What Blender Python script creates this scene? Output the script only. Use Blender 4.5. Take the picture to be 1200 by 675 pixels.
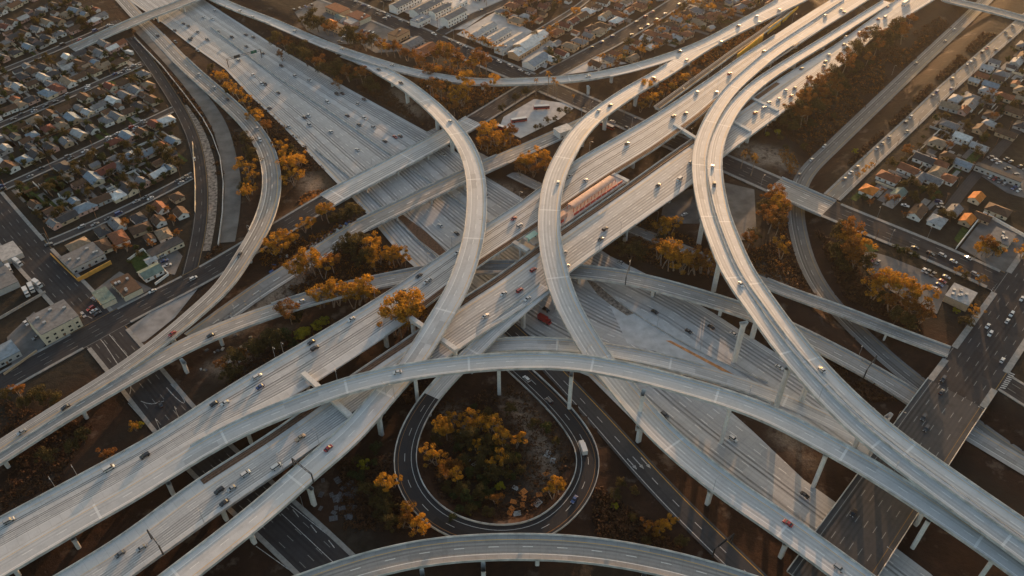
import bpy, bmesh, math, random
import numpy as np
from mathutils import Vector, noise

random.seed(7); RNG = np.random.default_rng(7)
R = math.radians
S = bpy.context.scene
for o in list(bpy.data.objects): bpy.data.objects.remove(o)
COL = S.collection

# ------------------------------------------------------------------ camera, sky, sun, exposure
CAMH, PITCH, FPX = 335.0, R(42.0), 990.0
cam = bpy.data.objects.new('camera', bpy.data.cameras.new('camera')); COL.objects.link(cam)
cam.location = (0, 0, CAMH); cam.rotation_euler = (R(90) - PITCH, 0, 0)
cam.data.sensor_width = 36.0; cam.data.lens = 36.0 * FPX / 1200.0
cam.data.clip_start = 1.0; cam.data.clip_end = 30000.0
S.camera = cam
SUN_AZ, SUN_EL = R(16.0), R(6.0)            # azimuth clockwise from +Y
W = bpy.data.worlds.new("World"); S.world = W; W.use_nodes = True
nt = W.node_tree
sky = nt.nodes.new('ShaderNodeTexSky'); sky.sky_type = 'NISHITA'; sky.sun_disc = False
sky.sun_elevation = SUN_EL; sky.sun_rotation = SUN_AZ; sky.altitude = 50; sky.air_density = 1.0; sky.dust_density = 3.0; sky.ozone_density = 0.6
nt.links.new(sky.outputs[0], nt.nodes['Background'].inputs[0]); nt.nodes['Background'].inputs[1].default_value = 0.15
sd = bpy.data.lights.new('sun', 'SUN'); sd.energy = 2.9; sd.angle = R(0.5); sd.color = (1.0, 0.57, 0.28)
sun = bpy.data.objects.new('sun', sd); COL.objects.link(sun)
sv = Vector((math.sin(SUN_AZ) * math.cos(SUN_EL), math.cos(SUN_AZ) * math.cos(SUN_EL), math.sin(SUN_EL)))
sun.rotation_euler = sv.to_track_quat('Z', 'Y').to_euler()
S.view_settings.view_transform = 'Standard'; S.view_settings.look = 'None'
S.view_settings.exposure = 1.3; S.view_settings.gamma = 1.0
S.cycles.max_bounces = 5; S.cycles.transparent_max_bounces = 6

# ------------------------------------------------------------------ surveying: photo point at a known height -> place on the ground plan
def at(x, y, z=0.0):
    u = (x - 600.0) / FPX; v = (y - 337.5) / FPX
    d = (u, math.cos(PITCH) - v * math.sin(PITCH), -math.sin(PITCH) - v * math.cos(PITCH))
    t = (z - CAMH) / d[2]
    return np.array([t * d[0], t * d[1], z])

# ------------------------------------------------------------------ object helpers
def tag(o, label=None, cat=None, group=None, kind=None):
    if label: o['label'] = label
    if cat: o['category'] = cat
    if group: o['group'] = group
    if kind: o['kind'] = kind
    return o
def empty(name, loc, rz=0.0):
    o = bpy.data.objects.new(name, None); COL.objects.link(o); o.location = loc; o.rotation_euler = (0, 0, rz); o.empty_display_size = .5
    return o
def me(name, v, f, mat=None, smooth=False, mats=None, mi=None):
    m = bpy.data.meshes.new(name); m.from_pydata([tuple(map(float, p)) for p in v], [], f)
    for q in (mats or ([mat] if mat else [])): m.materials.append(q)
    if mi is not None: m.polygons.foreach_set('material_index', mi)
    if smooth: m.polygons.foreach_set('use_smooth', [True] * len(m.polygons))
    m.update(); return m
def ob(name, mesh, parent=None, loc=None, rz=None):
    o = bpy.data.objects.new(name, mesh); COL.objects.link(o)
    if parent is not None: o.parent = parent
    if loc is not None: o.location = loc
    if rz is not None: o.rotation_euler = (0, 0, rz)
    return o
def slotmat(o, mat):
    o.material_slots[0].link = 'OBJECT'; o.material_slots[0].material = mat
class MB:
    """collects boxes, bars and quads into one mesh"""
    def __init__(s): s.v = []; s.f = []; s.mi = []; s.m = 0
    def quad(s, *p):
        n = len(s.v); s.v += [tuple(q) for q in p]; s.f.append(tuple(range(n, n + len(p)))); s.mi.append(s.m)
    def box(s, x0, x1, y0, y1, z0, z1):
        n = len(s.v); s.v += [(x, y, z) for z in (z0, z1) for y in (y0, y1) for x in (x0, x1)]
        for a in ((0,2,3,1),(4,5,7,6),(0,1,5,4),(1,3,7,5),(3,2,6,7),(2,0,4,6)): s.f.append(tuple(n + i for i in a)); s.mi.append(s.m)
    def bar(s, a, b, w, h=None, w2=None):
        """box bar from a to b, w wide, h deep (w2: width at the far end)"""
        a = Vector(a); b = Vector(b); h = h or w; k = (w2 or w) / w
        t = (b - a).normalized(); up = Vector((0, 0, 1)) if abs(t.z) < .95 else Vector((1, 0, 0))
        e = t.cross(up).normalized(); u = e.cross(t)
        n = len(s.v)
        for p, q in ((a, 1.0), (b, k)):
            for i, j in ((-1,-1),(1,-1),(1,1),(-1,1)): s.v.append(tuple(p + e * (i * w * q / 2) + u * (j * h * q / 2)))
        for c in ((3,2,1,0),(4,5,6,7),(0,1,5,4),(1,2,6,5),(2,3,7,6),(3,0,4,7)): s.f.append(tuple(n + i for i in c)); s.mi.append(s.m)
    def tube(s, pts, rads, k=6, cap=True):
        n0 = len(s.v)
        for i, p in enumerate(pts):
            p = Vector(p); t = (Vector(pts[min(i + 1, len(pts) - 1)]) - Vector(pts[max(i - 1, 0)])).normalized()
            up = Vector((0, 0, 1)) if abs(t.z) < .9 else Vector((1, 0, 0)); e = t.cross(up).normalized(); u = e.cross(t)
            for j in range(k):
                a = 2 * math.pi * j / k; s.v.append(tuple(p + (e * math.cos(a) + u * math.sin(a)) * rads[i]))
        for i in range(len(pts) - 1):
            for j in range(k):
                s.f.append((n0 + i*k + j, n0 + i*k + (j+1) % k, n0 + (i+1)*k + (j+1) % k, n0 + (i+1)*k + j)); s.mi.append(s.m)
        if cap:
            s.f.append(tuple(n0 + (len(pts)-1)*k + j for j in range(k))); s.mi.append(s.m)
    def mesh(s, name, mat=None, mats=None, smooth=False): return me(name, s.v, s.f, mat, smooth, mats, s.mi if mats else None)

# ------------------------------------------------------------------ materials
class NT:
    def __init__(s, name, rough=.8, spec=.3):
        s.mat = bpy.data.materials.new(name); s.mat.use_nodes = True; s.t = s.mat.node_tree
        s.b = s.t.nodes['Principled BSDF']; s.b.inputs['Roughness'].default_value = rough; s.b.inputs['Specular IOR Level'].default_value = spec
    def n(s, typ, **k):
        x = s.t.nodes.new(typ)
        for a, b in k.items(): setattr(x, a, b)
        return x
    def set(s, sock, val):
        if hasattr(val, 'is_output'): s.t.links.new(val, sock)
        else: sock.default_value = val
    def m(s, op, a, b=0.0, c=None):
        x = s.n('ShaderNodeMath', operation=op); s.set(x.inputs[0], a); s.set(x.inputs[1], b)
        if c is not None: s.set(x.inputs[2], c)
        return x.outputs[0]
    def mix(s, fac, a, b):
        x = s.n('ShaderNodeMix', data_type='RGBA'); s.set(x.inputs[0], fac)
        for i, q in ((6, a), (7, b)): s.set(x.inputs[i], q if hasattr(q, 'is_output') else tuple(q) + (1,) * (4 - len(q)))
        return x.outputs[2]
    def noise(s, vec, scale, detail=3, rough=.55):
        x = s.n('ShaderNodeTexNoise'); x.inputs['Scale'].default_value = scale; x.inputs['Detail'].default_value = detail; x.inputs['Roughness'].default_value = rough
        if vec is not None: s.t.links.new(vec, x.inputs['Vector'])
        return x.outputs[0]
    def ramp(s, f, lo, hi):
        x = s.n('ShaderNodeMapRange'); x.clamp = True; s.set(x.inputs[0], f); x.inputs[1].default_value = lo; x.inputs[2].default_value = hi; return x.outputs[0]
    def bump(s, h, d=.1, st=.5):
        x = s.n('ShaderNodeBump'); x.inputs['Distance'].default_value = d; x.inputs['Strength'].default_value = st; s.t.links.new(h, x.inputs['Height']); s.t.links.new(x.outputs[0], s.b.inputs['Normal'])
    def col(s, c): s.set(s.b.inputs['Base Color'], c)
    @property
    def pos(s): return s.n('ShaderNodeNewGeometry').outputs['Position']
    @property
    def obj(s): return s.n('ShaderNodeTexCoord').outputs['Object']

def plain(name, c, rough=.8, spec=.3, var=.25, scale=.6, metal=0.0):
    k = NT(name, rough, spec); f = k.ramp(k.noise(k.pos, scale, 4), .3, .7)
    k.col(k.mix(f, [x * (1 - var) for x in c], [min(1, x * (1 + var)) for x in c])); k.b.inputs['Metallic'].default_value = metal
    return k.mat
def pavement_mat(name, base, worn=.35, stain=.3, slab=.12, slablen=4.6, line=(.75,.75,.72), yellow=(.62,.36,.06), linew=.036, joint=0.0, rough=.72, spec=.3, dash=True):
    """road surface with lane lines, tyre wear, slabs and stains laid out in lane coordinates (UV 'lane': lane number, metres along)"""
    k = NT(name, rough, spec)
    uv = k.n('ShaderNodeUVMap', uv_map='lane').outputs[0]; uv2 = k.n('ShaderNodeUVMap', uv_map='lane2').outputs[0]
    sp = k.n('ShaderNodeSeparateXYZ'); k.t.links.new(uv, sp.inputs[0]); u, v = sp.outputs[0], sp.outputs[1]
    sp2 = k.n('ShaderNodeSeparateXYZ'); k.t.links.new(uv2, sp2.inputs[0]); ur = sp2.outputs[0]
    fr = k.m('FRACT', u)
    # two wheel tracks in every lane
    d = k.m('ABSOLUTE', k.m('SUBTRACT', k.m('ABSOLUTE', k.m('SUBTRACT', fr, .5)), .25))
    tr = k.m('SUBTRACT', 1.0, k.ramp(d, .05, .17))
    inl = k.m('MULTIPLY', k.ramp(u, -.05, .08), k.ramp(ur, -.05, .08))
    cb = k.n('ShaderNodeCombineXYZ'); k.set(cb.inputs[0], k.m('MULTIPLY', u, 2.2)); k.set(cb.inputs[1], k.m('MULTIPLY', v, .022))
    st = k.noise(cb.outputs[0], 3.0, 4, .6)
    rid = k.m('MULTIPLY', k.n('ShaderNodeObjectInfo').outputs['Random'], 97.0)
    wl = k.n('ShaderNodeTexWhiteNoise', noise_dimensions='1D'); k.set(wl.inputs['W'], k.m('ADD', k.m('FLOOR', k.m('ADD', u, .001)), rid))
    wt = k.n('ShaderNodeTexWhiteNoise', noise_dimensions='1D'); k.set(wt.inputs['W'], k.m('ADD', k.m('FLOOR', k.m('ADD', u, .001)), k.m('ADD', rid, 31.7)))
    c = k.mix(k.m('MULTIPLY', k.m('MULTIPLY', wt.outputs[0], inl), worn * .42), base, [x * .45 for x in base])
    amt = k.m('MULTIPLY', k.m('MULTIPLY', tr, inl), k.m('MULTIPLY', k.ramp(st, .15, .5), k.ramp(wl.outputs[0], .05, .95)))
    c = k.mix(k.m('MULTIPLY', amt, worn), c, [x * .08 for x in base])
    seam = k.m('MULTIPLY', k.m('LESS_THAN', k.m('ABSOLUTE', k.m('SUBTRACT', k.m('FRACT', k.m('ADD', u, .44)), .5)), .035), inl)
    c = k.mix(k.m('MULTIPLY', seam, max(0.0, worn - .6) * .9), c, [x * .2 for x in base])
    pt = k.n('ShaderNodeCombineXYZ'); k.set(pt.inputs[0], k.m('FLOOR', k.m('ADD', u, 7.0))); k.set(pt.inputs[1], k.m('FLOOR', k.m('DIVIDE', v, 17.0))); k.set(pt.inputs[2], rid)
    pw = k.n('ShaderNodeTexWhiteNoise', noise_dimensions='3D'); k.t.links.new(pt.outputs[0], pw.inputs['Vector'])
    c = k.mix(k.m('MULTIPLY', k.m('GREATER_THAN', pw.outputs[0], .93), .45), c, [x * .42 for x in base])      # patched slabs
    big = k.noise(k.pos, .035, 5, .6)
    c = k.mix(k.m('MULTIPLY', k.ramp(big, .35, .75), stain), c, [x * .55 for x in base])
    blot = k.noise(k.pos, .16, 5, .65); c = k.mix(k.m('MULTIPLY', k.ramp(blot, .48, .72), stain * 1.1), c, [x * .38 for x in base])
    fine = k.noise(k.pos, 1.1, 4, .7); c = k.mix(k.m('MULTIPLY', k.ramp(fine, .3, .8), .22), c, [min(.9, x * 1.35) for x in base])
    if slab:
        cell = k.n('ShaderNodeCombineXYZ'); k.set(cell.inputs[0], k.m('FLOOR', u)); k.set(cell.inputs[1], k.m('FLOOR', k.m('DIVIDE', v, slablen)))
        w2 = k.n('ShaderNodeTexWhiteNoise', noise_dimensions='2D'); k.t.links.new(cell.outputs[0], w2.inputs['Vector'])
        c = k.mix(k.m('MULTIPLY', w2.outputs[0], slab), c, [x * .6 for x in base])
        jl = k.m('LESS_THAN', k.m('FRACT', k.m('DIVIDE', v, slablen)), .03); c = k.mix(k.m('MULTIPLY', jl, .35), c, [x * .35 for x in base])
    if joint:
        jl = k.m('LESS_THAN', k.m('FRACT', k.m('DIVIDE', v, joint)), 1.1 / joint); c = k.mix(k.m('MULTIPLY', jl, .55), c, (.75,.75,.74))
    if line:
        wear = k.ramp(k.noise(k.pos, .8, 3), .25, .5)
        edge = k.m('LESS_THAN', k.m('ABSOLUTE', ur), linew)
        ctr = k.m('LESS_THAN', k.m('ABSOLUTE', k.m('SUBTRACT', k.m('FRACT', k.m('ADD', u, .5)), .5)), linew)
        ins = k.m('MULTIPLY', k.m('GREATER_THAN', u, .5), k.m('GREATER_THAN', ur, .5))
        da = k.m('MULTIPLY', k.m('MULTIPLY', ctr, ins), k.m('LESS_THAN', k.m('FRACT', k.m('DIVIDE', v, 14.6)), .3)) if dash else 0.0
        wh = k.m('MULTIPLY', k.m('MAXIMUM', edge, da), k.m('ADD', k.m('MULTIPLY', wear, .5), .5))
        c = k.mix(wh, c, line)
        ye = k.m('LESS_THAN', k.m('ABSOLUTE', u), linew); c = k.mix(k.m('MULTIPLY', ye, k.m('ADD', k.m('MULTIPLY', wear, .45), .5)), c, yellow)
    k.col(c); k.bump(fine, .03, .3)
    return k.mat

M = {}
M['deck'] = pavement_mat('deck_concrete', (.52,.522,.525), worn=.62, stain=.28, slab=.0, joint=61.0)
M['greyroad'] = pavement_mat('grey_road', (.17,.167,.163), worn=.8, stain=.45, slab=.1, line=(.4,.4,.39), yellow=(.36,.24,.08))
M['fwy'] = pavement_mat('freeway_concrete', (.49,.492,.495), worn=.95, stain=.30, slab=.18)
M['carriage'] = pavement_mat('carriageway_concrete', (.50,.502,.505), worn=.95, stain=.30, slab=.10)
M['asphalt'] = pavement_mat('asphalt_road', (.075,.073,.076), rough=.9, spec=.08, worn=.3, stain=.4, slab=0, line=(.5,.5,.49))
M['newasphalt'] = pavement_mat('new_asphalt', (.035,.034,.036), rough=.9, spec=.08, worn=.3, stain=.3, slab=0, line=(.42,.42,.41), yellow=(.26,.14,.06), linew=.04)
M['street'] = pavement_mat('street_asphalt', (.05,.048,.051), rough=.9, spec=.08, worn=.5, stain=.5, slab=0, line=(.22,.22,.21), yellow=(.30,.19,.06), linew=.03)
M['oldroad'] = pavement_mat('worn_ramp_concrete', (.31,.305,.30), worn=.75, stain=.45, slab=.15)
M['lane'] = pavement_mat('plain_asphalt', (.06,.058,.06), rough=.9, spec=.08, worn=.3, stain=.5, slab=0, line=None)
M['conc'] = plain('parapet_concrete', (.43,.425,.41), .85, .2, .34, .22)
M['girder'] = plain('girder_concrete', (.40,.39,.37), .85, .2, .15, .4)
M['column'] = plain('column_concrete', (.56,.55,.53), .85, .2, .12, .8)
M['walk'] = plain('pavement_concrete', (.24,.235,.225), .85, .2, .2, .5)
M['lot'] = plain('parking_asphalt', (.12,.117,.117), .85, .25, .35, .12)
M['lotpale'] = plain('yard_concrete', (.42,.41,.40), .85, .25, .2, .15)
M['lotgrey'] = plain('grey_yard', (.22,.22,.225), .85, .2, .3, .12)
M['gravel'] = plain('gravel', (.15,.14,.13), .95, .1, .3, .09)
M['rubble'] = plain('stony_ground', (.22,.18,.15), .95, .1, .75, .5)
M['ballast'] = plain('track_ballast', (.13,.075,.05), .95, .1, .35, .8)
M['rail'] = plain('rail_steel', (.22,.17,.14), .45, .5, .2, 1, .7)
M['metal'] = plain('galvanised_steel', (.35,.36,.37), .5, .5, .1, 1, .6)
M['darkmetal'] = plain('dark_steel', (.05,.05,.052), .55, .5, .2, 1, .4)
M['signgreen'] = plain('sign_green', (.01,.11,.07), .5, .4, .1)
M['glass'] = plain('dark_glass', (.018,.022,.028), .12, .6, .1)
M['tyre'] = plain('tyre_rubber', (.012,.012,.012), .8, .3, .2)
M['lamp'] = plain('lamp_lens', (.75,.74,.7), .2, .6, .05)
M['tail'] = plain('tail_lens', (.35,.01,.01), .25, .6, .05)
M['line'] = plain('white_paint', (.40,.40,.39), .8, .2, .45, 1.2)
M['suntintwall'] = plain('sun_tinted_wall', (.85,.42,.04), .8, .3, .2, .3)  # amber stands in for sunlight on the wall, put into its base colour
M['mustard'] = plain('mustard_wall', (.50,.27,.06), .8, .3, .15, .5)
M['fence'] = plain('grey_block_wall', (.33,.31,.29), .85, .2, .25, .5)
M['wood'] = plain('weathered_wood', (.22,.12,.07), .9, .2, .4, 2)
M['bark'] = plain('bark', (.27,.20,.15), .95, .1, .35, 1.2)
M['darkbark'] = plain('dark_bark', (.09,.06,.045), .95, .1, .35, 1.2)
CARC = {'white': (.52,.52,.51), 'black': (.014,.014,.016), 'silver': (.30,.31,.32), 'grey': (.12,.125,.13), 'red': (.30,.012,.012), 'blue': (.02,.05,.17), 'tan': (.34,.25,.16), 'orange': (.6,.18,.02)}
for c, v in CARC.items():
    m = plain('car_paint_' + c, v, .28, .6, .04); m.node_tree.nodes['Principled BSDF'].inputs['Coat Weight'].default_value = .6; M['car_' + c] = m
WALLC = {'cream': (.62,.52,.38), 'white': (.72,.70,.66), 'grey': (.38,.37,.36), 'tan': (.45,.33,.22), 'pink': (.55,.34,.28), 'peach': (.62,.38,.22), 'green': (.33,.40,.34)}
for c, v in WALLC.items(): M['wall_' + c] = plain('stucco_' + c, v, .9, .2, .12, .8)
ROOFC = {'dark grey': (.055,.055,.06), 'grey': (.17,.17,.175), 'light grey': (.36,.36,.36), 'brown': (.10,.058,.038), 'red': (.15,.05,.035), 'terracotta': (.22,.085,.045), 'white': (.62,.61,.59), 'tan': (.26,.19,.13), 'blue grey': (.20,.25,.30), 'green': (.15,.20,.175), 'orange': (.52,.17,.03)}
def roof_mat(name, c):
    k = NT(name, .85, .25); o = k.obj
    wv = k.n('ShaderNodeTexWave', wave_type='BANDS', bands_direction='Z'); wv.inputs['Scale'].default_value = 3.2; wv.inputs['Distortion'].default_value = .6; k.t.links.new(o, wv.inputs[0])
    f = k.ramp(k.noise(k.pos, .45, 5, .65), .28, .72); c1 = k.mix(f, [x * .62 for x in c], [min(1, x * 1.3) for x in c])
    k.col(k.mix(k.m('MULTIPLY', wv.outputs[0], .25), c1, [x * .5 for x in c])); k.bump(wv.outputs[0], .05, .4); return k.mat
for c, v in ROOFC.items(): M['roof_' + c] = roof_mat('roof_' + c.replace(' ', '_'), v)
def leaf_mat(name, a, b, tr=.35):
    k = NT(name, .75, .15); oi = k.n('ShaderNodeObjectInfo').outputs['Random']
    f = k.m('ADD', k.m('MULTIPLY', k.ramp(k.noise(k.pos, .35, 3), .3, .7), .7), k.m('MULTIPLY', oi, .3))
    c = k.mix(f, a, b); k.col(c)
    t = k.n('ShaderNodeBsdfTranslucent'); k.t.links.new(c, t.inputs[0])
    ms = k.n('ShaderNodeMixShader'); ms.inputs[0].default_value = tr
    k.t.links.new(k.b.outputs[0], ms.inputs[1]); k.t.links.new(t.outputs[0], ms.inputs[2])
    out = [n for n in k.t.nodes if n.type == 'OUTPUT_MATERIAL'][0]; k.t.links.new(ms.outputs[0], out.inputs[0]); return k.mat
M['leaf_amber'] = leaf_mat('amber_leaves', (.075,.040,.012), (.66,.33,.030), .45)
M['leaf_olive'] = leaf_mat('olive_leaves', (.030,.026,.012), (.115,.085,.025))
M['leaf_rust'] = leaf_mat('rust_leaves', (.07,.032,.014), (.33,.14,.025), .4)
M['leaf_green'] = leaf_mat('green_leaves', (.018,.026,.012), (.062,.080,.022))
M['leaf_lime'] = leaf_mat('lime_leaves', (.14,.15,.015), (.42,.34,.02))
M['scrub'] = leaf_mat('dry_scrub', (.022,.016,.009), (.12,.055,.026), .2)

def ground_mat():
    k = NT('ground_soil', .95, .1)
    at_ = k.n('ShaderNodeAttribute', attribute_name='dry').outputs['Fac']  # dry soil near the roads, plus warm light painted in at top centre
    a = k.ramp(k.noise(k.pos, .03, 6, .62), .3, .7); b = k.ramp(k.noise(k.pos, .22, 6, .7), .3, .72); c = k.ramp(k.noise(k.pos, .9, 4, .7), .35, .7)
    dry = k.mix(a, (.020,.011,.008), (.072,.036,.022)); dry = k.mix(k.m('MULTIPLY', b, .75), dry, (.020,.012,.009))
    pale = k.ramp(k.noise(k.pos, .075, 5, .6), .58, .70); dry = k.mix(k.m('MULTIPLY', pale, .5), dry, (.21,.16,.125))
    yard = k.mix(b, (.012,.011,.010), (.042,.035,.029)); yard = k.mix(k.m('MULTIPLY', c, .35), yard, (.024,.027,.014))
    pa = k.n('ShaderNodeAttribute', attribute_name='bare').outputs['Fac']; soil = k.mix(c, (.16,.115,.085), (.33,.26,.20))
    k.col(k.mix(k.m('MULTIPLY', pa, k.ramp(b, .1, .5)), k.mix(at_, yard, dry), soil)); k.bump(b, .5, .5); return k.mat
M['ground'] = ground_mat()

# ------------------------------------------------------------------ roads: traced centre or edge lines, smoothed on the ground plan
def resample(P, step=4.0, smooth=2):
    P = np.asarray(P, float); n = len(P)
    out = []
    for i in range(n - 1):                                   # Catmull-Rom
        p0, p1, p2, p3 = P[max(i-1, 0)], P[i], P[i+1], P[min(i+2, n-1)]
        k = max(2, int(np.linalg.norm(p2 - p1)))
        for t in np.linspace(0, 1, k, endpoint=False):
            out.append(.5 * ((2*p1) + (-p0+p2)*t + (2*p0-5*p1+4*p2-p3)*t*t + (-p0+3*p1-3*p2+p3)*t**3))
    out.append(P[-1]); out = np.array(out)
    L = np.r_[0, np.cumsum(np.linalg.norm(np.diff(out[:, :2], axis=0), axis=1))]
    m = max(3, int(round(L[-1] / step)) + 1)
    s = np.linspace(0, L[-1], m); Q = np.stack([np.interp(s, L, out[:, j]) for j in range(3)], 1)
    for _ in range(smooth):
        Qp = np.vstack([2*Q[0]-Q[2], 2*Q[0]-Q[1], Q, 2*Q[-1]-Q[-2], 2*Q[-1]-Q[-3]])
        Q = (Qp[:-4] + 4*Qp[1:-3] + 6*Qp[2:-2] + 4*Qp[3:-1] + Qp[4:]) / 16
    return Q
def frame(C):
    T = np.gradient(C[:, :2], axis=0); T /= np.linalg.norm(T, axis=1)[:, None]
    return T, np.stack([-T[:, 1], T[:, 0]], 1)               # tangent, left normal
ROADS = {}
class Road: pass
def station_of(r, x, y):
    d = np.hypot(r.C[:, 0] - x, r.C[:, 1] - y); i = int(np.argmin(d)); return i, d[i]
def road(key, pts, w, smooth=6, taper=None, step=4.0):
    r = Road(); C = resample([at(*p) for p in pts], step, smooth); T, N = frame(C)
    ww = np.full(len(C), float(w)) if np.isscalar(w) else np.interp(np.linspace(0, 1, len(C)), np.linspace(0, 1, len(w)), w)
    r.C, r.T, r.N, r.dl, r.dr = C, T, N, ww / 2, ww / 2
    r.s = np.r_[0, np.cumsum(np.linalg.norm(np.diff(C[:, :2], axis=0), axis=1))]; ROADS[key] = r; return r
def road_edges(key, Lp, Rp, zf, smooth=8, step=5.0):
    """both edges traced; zf gives the height from photo x"""
    L = resample([at(x, y, zf(x)) for x, y in Lp], 2.0, 6); Q = resample([at(x, y, zf(x)) for x, y in Rp], 2.0, 6)
    i = np.linspace(0, 1, 160); f = lambda A: np.stack([np.interp(i, np.linspace(0, 1, len(A)), A[:, j]) for j in range(3)], 1)
    C = resample((f(L) + f(Q)) / 2, step, 30); T, N = frame(C)
    def hit(A, sg):
        d = []
        for c, n, t in zip(C, N, T):
            q = A[:, :2] - c[:2]; al = q @ t; j = np.argmin(np.abs(al)); d.append(max(1.0, sg * (q[j] @ n)))
        d = np.array(d)
        for _ in range(smooth): d = np.r_[d[0], (d[:-2] + 2*d[1:-1] + d[2:]) / 4, d[-1]]
        return d
    r = Road(); r.C, r.T, r.N, r.dl, r.dr = C, T, N, hit(L, 1), hit(Q, -1)
    r.s = np.r_[0, np.cumsum(np.linalg.norm(np.diff(C[:, :2], axis=0), axis=1))]; ROADS[key] = r; return r
def zlin(*xy):
    a = np.array(xy, float); return lambda x: float(np.interp(x, a[:, 0], a[:, 1]))

# --- level 3: the two carriageways running lower left to upper right
z2 = zlin((-60,9),(0,9.3),(150,10.9),(212,12),(250,12.8),(330,13.6),(400,14.4),(500,16),(600,16.6),(700,17),(800,16.6),(880,15),(950,12.5),(1030,10),(1110,8))
road_edges('north', [(-45,631),(0,607),(60,575),(125,540),(179,511),(240,471),(300,434),(375,391),(449,346),(473,330),(542,283),(568,264),(607,240),(635,218),(669,192),(715,165),(760,139),(800,113),(840,86),(872,63),(893,50),(933,24),(973,-1),(1000,-18)],
                    [(-30,671),(0,654),(93,602),(150,572),(205,537),(247,511),(300,487),(350,460),(399,429),(463,386),(524,341),(560,313),(610,280),(660,246),(717,207),(764,178),(792,158),(824,135),(850,112),(880,90),(915,67),(960,37),(1000,12),(1025,-4),(1045,-17)], z2)
road_edges('south', [(20,703),(65,675),(144,628),(184,597),(224,567),(320,506),(417,437),(487,390),(535,354),(580,326),(633,287),(728,221),(781,183),(813,161),(850,136),(880,115),(920,88),(981,51),(1040,8),(1060,-8),(1080,-22)],
                    [(120,702),(155,675),(184,655),(267,594),(320,559),(412,495),(470,455),(527,417),(577,383),(600,371),(620,357),(643,341),(665,321),(755,256),(811,216),(848,184),(880,160),(920,131),(936,121),(968,92),(1011,57),(1030,40),(1091,3),(1110,-10),(1130,-24)], z2)
# --- flyover ramps: (photo x, y, height)
road('ramp_top', [(-60,702,9.3),(0,666,9.5),(97,609,10.6),(150,580,11.2),(212,541,12.2),(247,520,13.2),(283,501,14.8),(330,481,17.2),(356,471,18.8),(398,455,21),(465,438,24),(529,429,26.3),(582,424,27.8),(657,423,29),(715,431,29.5),(765,442.5,29.5),(821,458,29.2),(875,475,28.6),(917,493,28.1),(963,518,27.5),(1002,539,26.8),(1040,562,25.8),(1092,596,24.5),(1160,642,22.8),(1197,669,22),(1250,707,21)], 11.0)
road('ramp_long', [(940,-3,14.0),(903,15,14),(831,51,14),(777,86,15),(740,107,16.5),(712,126,18),(690,143,19.5),(672,165,21.5),(664,180,22.3),(657,192,22.8),(650,209,23.3),(646,227,23.6),(643.5,250,23.7),(644,280,23.3),(651,317,22.2),(661,350,20.8),(667,363,20),(685.5,395.5,18),(700,418.5,16.7),(725.5,450,15.2),(752,482,14.2),(776,509,13.8),(845,567,13.5),(913,613,13.5),(994,672,13.5),(1050,714,13.5)], 13.6)
road('ramp_arch', [(405,63,6),(428,72,8.2),(448,84,10),(471,97,13),(495,115,16),(514,132,19),(530,149.5,21.2),(544,168.5,22.8),(553.5,190,23.6),(558,212,24.2),(559,236,24.5),(556,274.5,24.4),(545.5,314,23.8),(533,345,22.9),(516,373,21.7),(487,421,19.2),(470,442,18.2),(451,462,17.4),(413,507.5,16.4),(364,549,15.6),(300,605,15),(212,674,15),(150,722,15)], 12.6)
road('ramp_north_east', [(225,-14,2),(255,0,3),(280,11,4),(317,25,5.5),(347,38,6.5),(380,52,7.5),(410,63,8.4),(445,74,9.5),(475,83,10.5),(520,92,12),(560,96.5,13),(613,96,13.8),(645,94.5,14),(690,90.5,14.2),(741,80,14.4),(787,66,14.4),(827,50.5,14.2),(867,29,14.0),(905,8,13.9),(925,-4,13.9)], 10.0)
R7 = [(1010,-6,10.5),(992,5,11.2),(950,33,12.8),(905,63,15),(873,90,16.8),(857,105,17.8),(844,122,18.6),(831,144,19.6),(821.5,170,20.6),(819.5,190,21.5),(821,212,22.4),(828,247,24.4),(840,282,26.6),(855,318,28.6),(873,345,30.2),(897.5,379,31.5),(917.5,407,32),(954,449,31.6),(985,482,30.6),(1024,517,29.6),(1066,548,28.6),(1128,594.5,27),(1193,641,25.6),(1250,684,24.8)]
R8 = [(1040,2,10),(1000,27,11.5),(967,48,13),(934,68,14.6),(898,91,16.2),(877,108,17.4),(862,124,18.4),(850.5,143,19.4),(842,162,20.2),(838,182,21.1),(837.5,204,22),(844,245,24.2),(857,281,26.4),(873,318,28.5),(892,346,30),(915,379,31.5),(938,408,32.1),(973,447,31.8),(1007,480,30.8),(1048,515,29.8),(1091,546,28.8),(1155,591,27.2),(1222,637,25.8),(1275,676,25)]
road('ramp_inner', R7, [12, 12, 12, 11, 10.5, 10, 10, 10.5, 10.5, 10.5, 11, 11, 11]); road('ramp_outer', R8, [9, 9, 9.5, 9.5, 10, 10, 10, 10.5, 10.5, 11, 11, 11, 11])
road('ramp_bottom', [(285,714,13),(340,694,13),(390,675.5,13),(440,660,13),(495,648,13),(540,643,13),(600,640.5,13),(667,642.5,13),(717,648,13),(780,660,13),(840,676,13),(910,700,13)], 12.4)
road('ramp_west', [(120,-22,.3),(140,-4,.3),(162,20,.3),(184,41.5,.3),(217,76,.4),(254.5,109.5,1),(285,138,2.5),(303,160,4),(314,182,5.6),(319,210,7.2),(316,237,8.4),(306,265.5,9.4),(288,296,10.2),(261,337,10.6),(233,362,10.6),(201,390,10.5),(170,413,10.4),(139,435,10.2),(77,474,9.6),(0,523,9.1),(-50,555,9)], [12.5]*8+[11,9,9])
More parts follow.
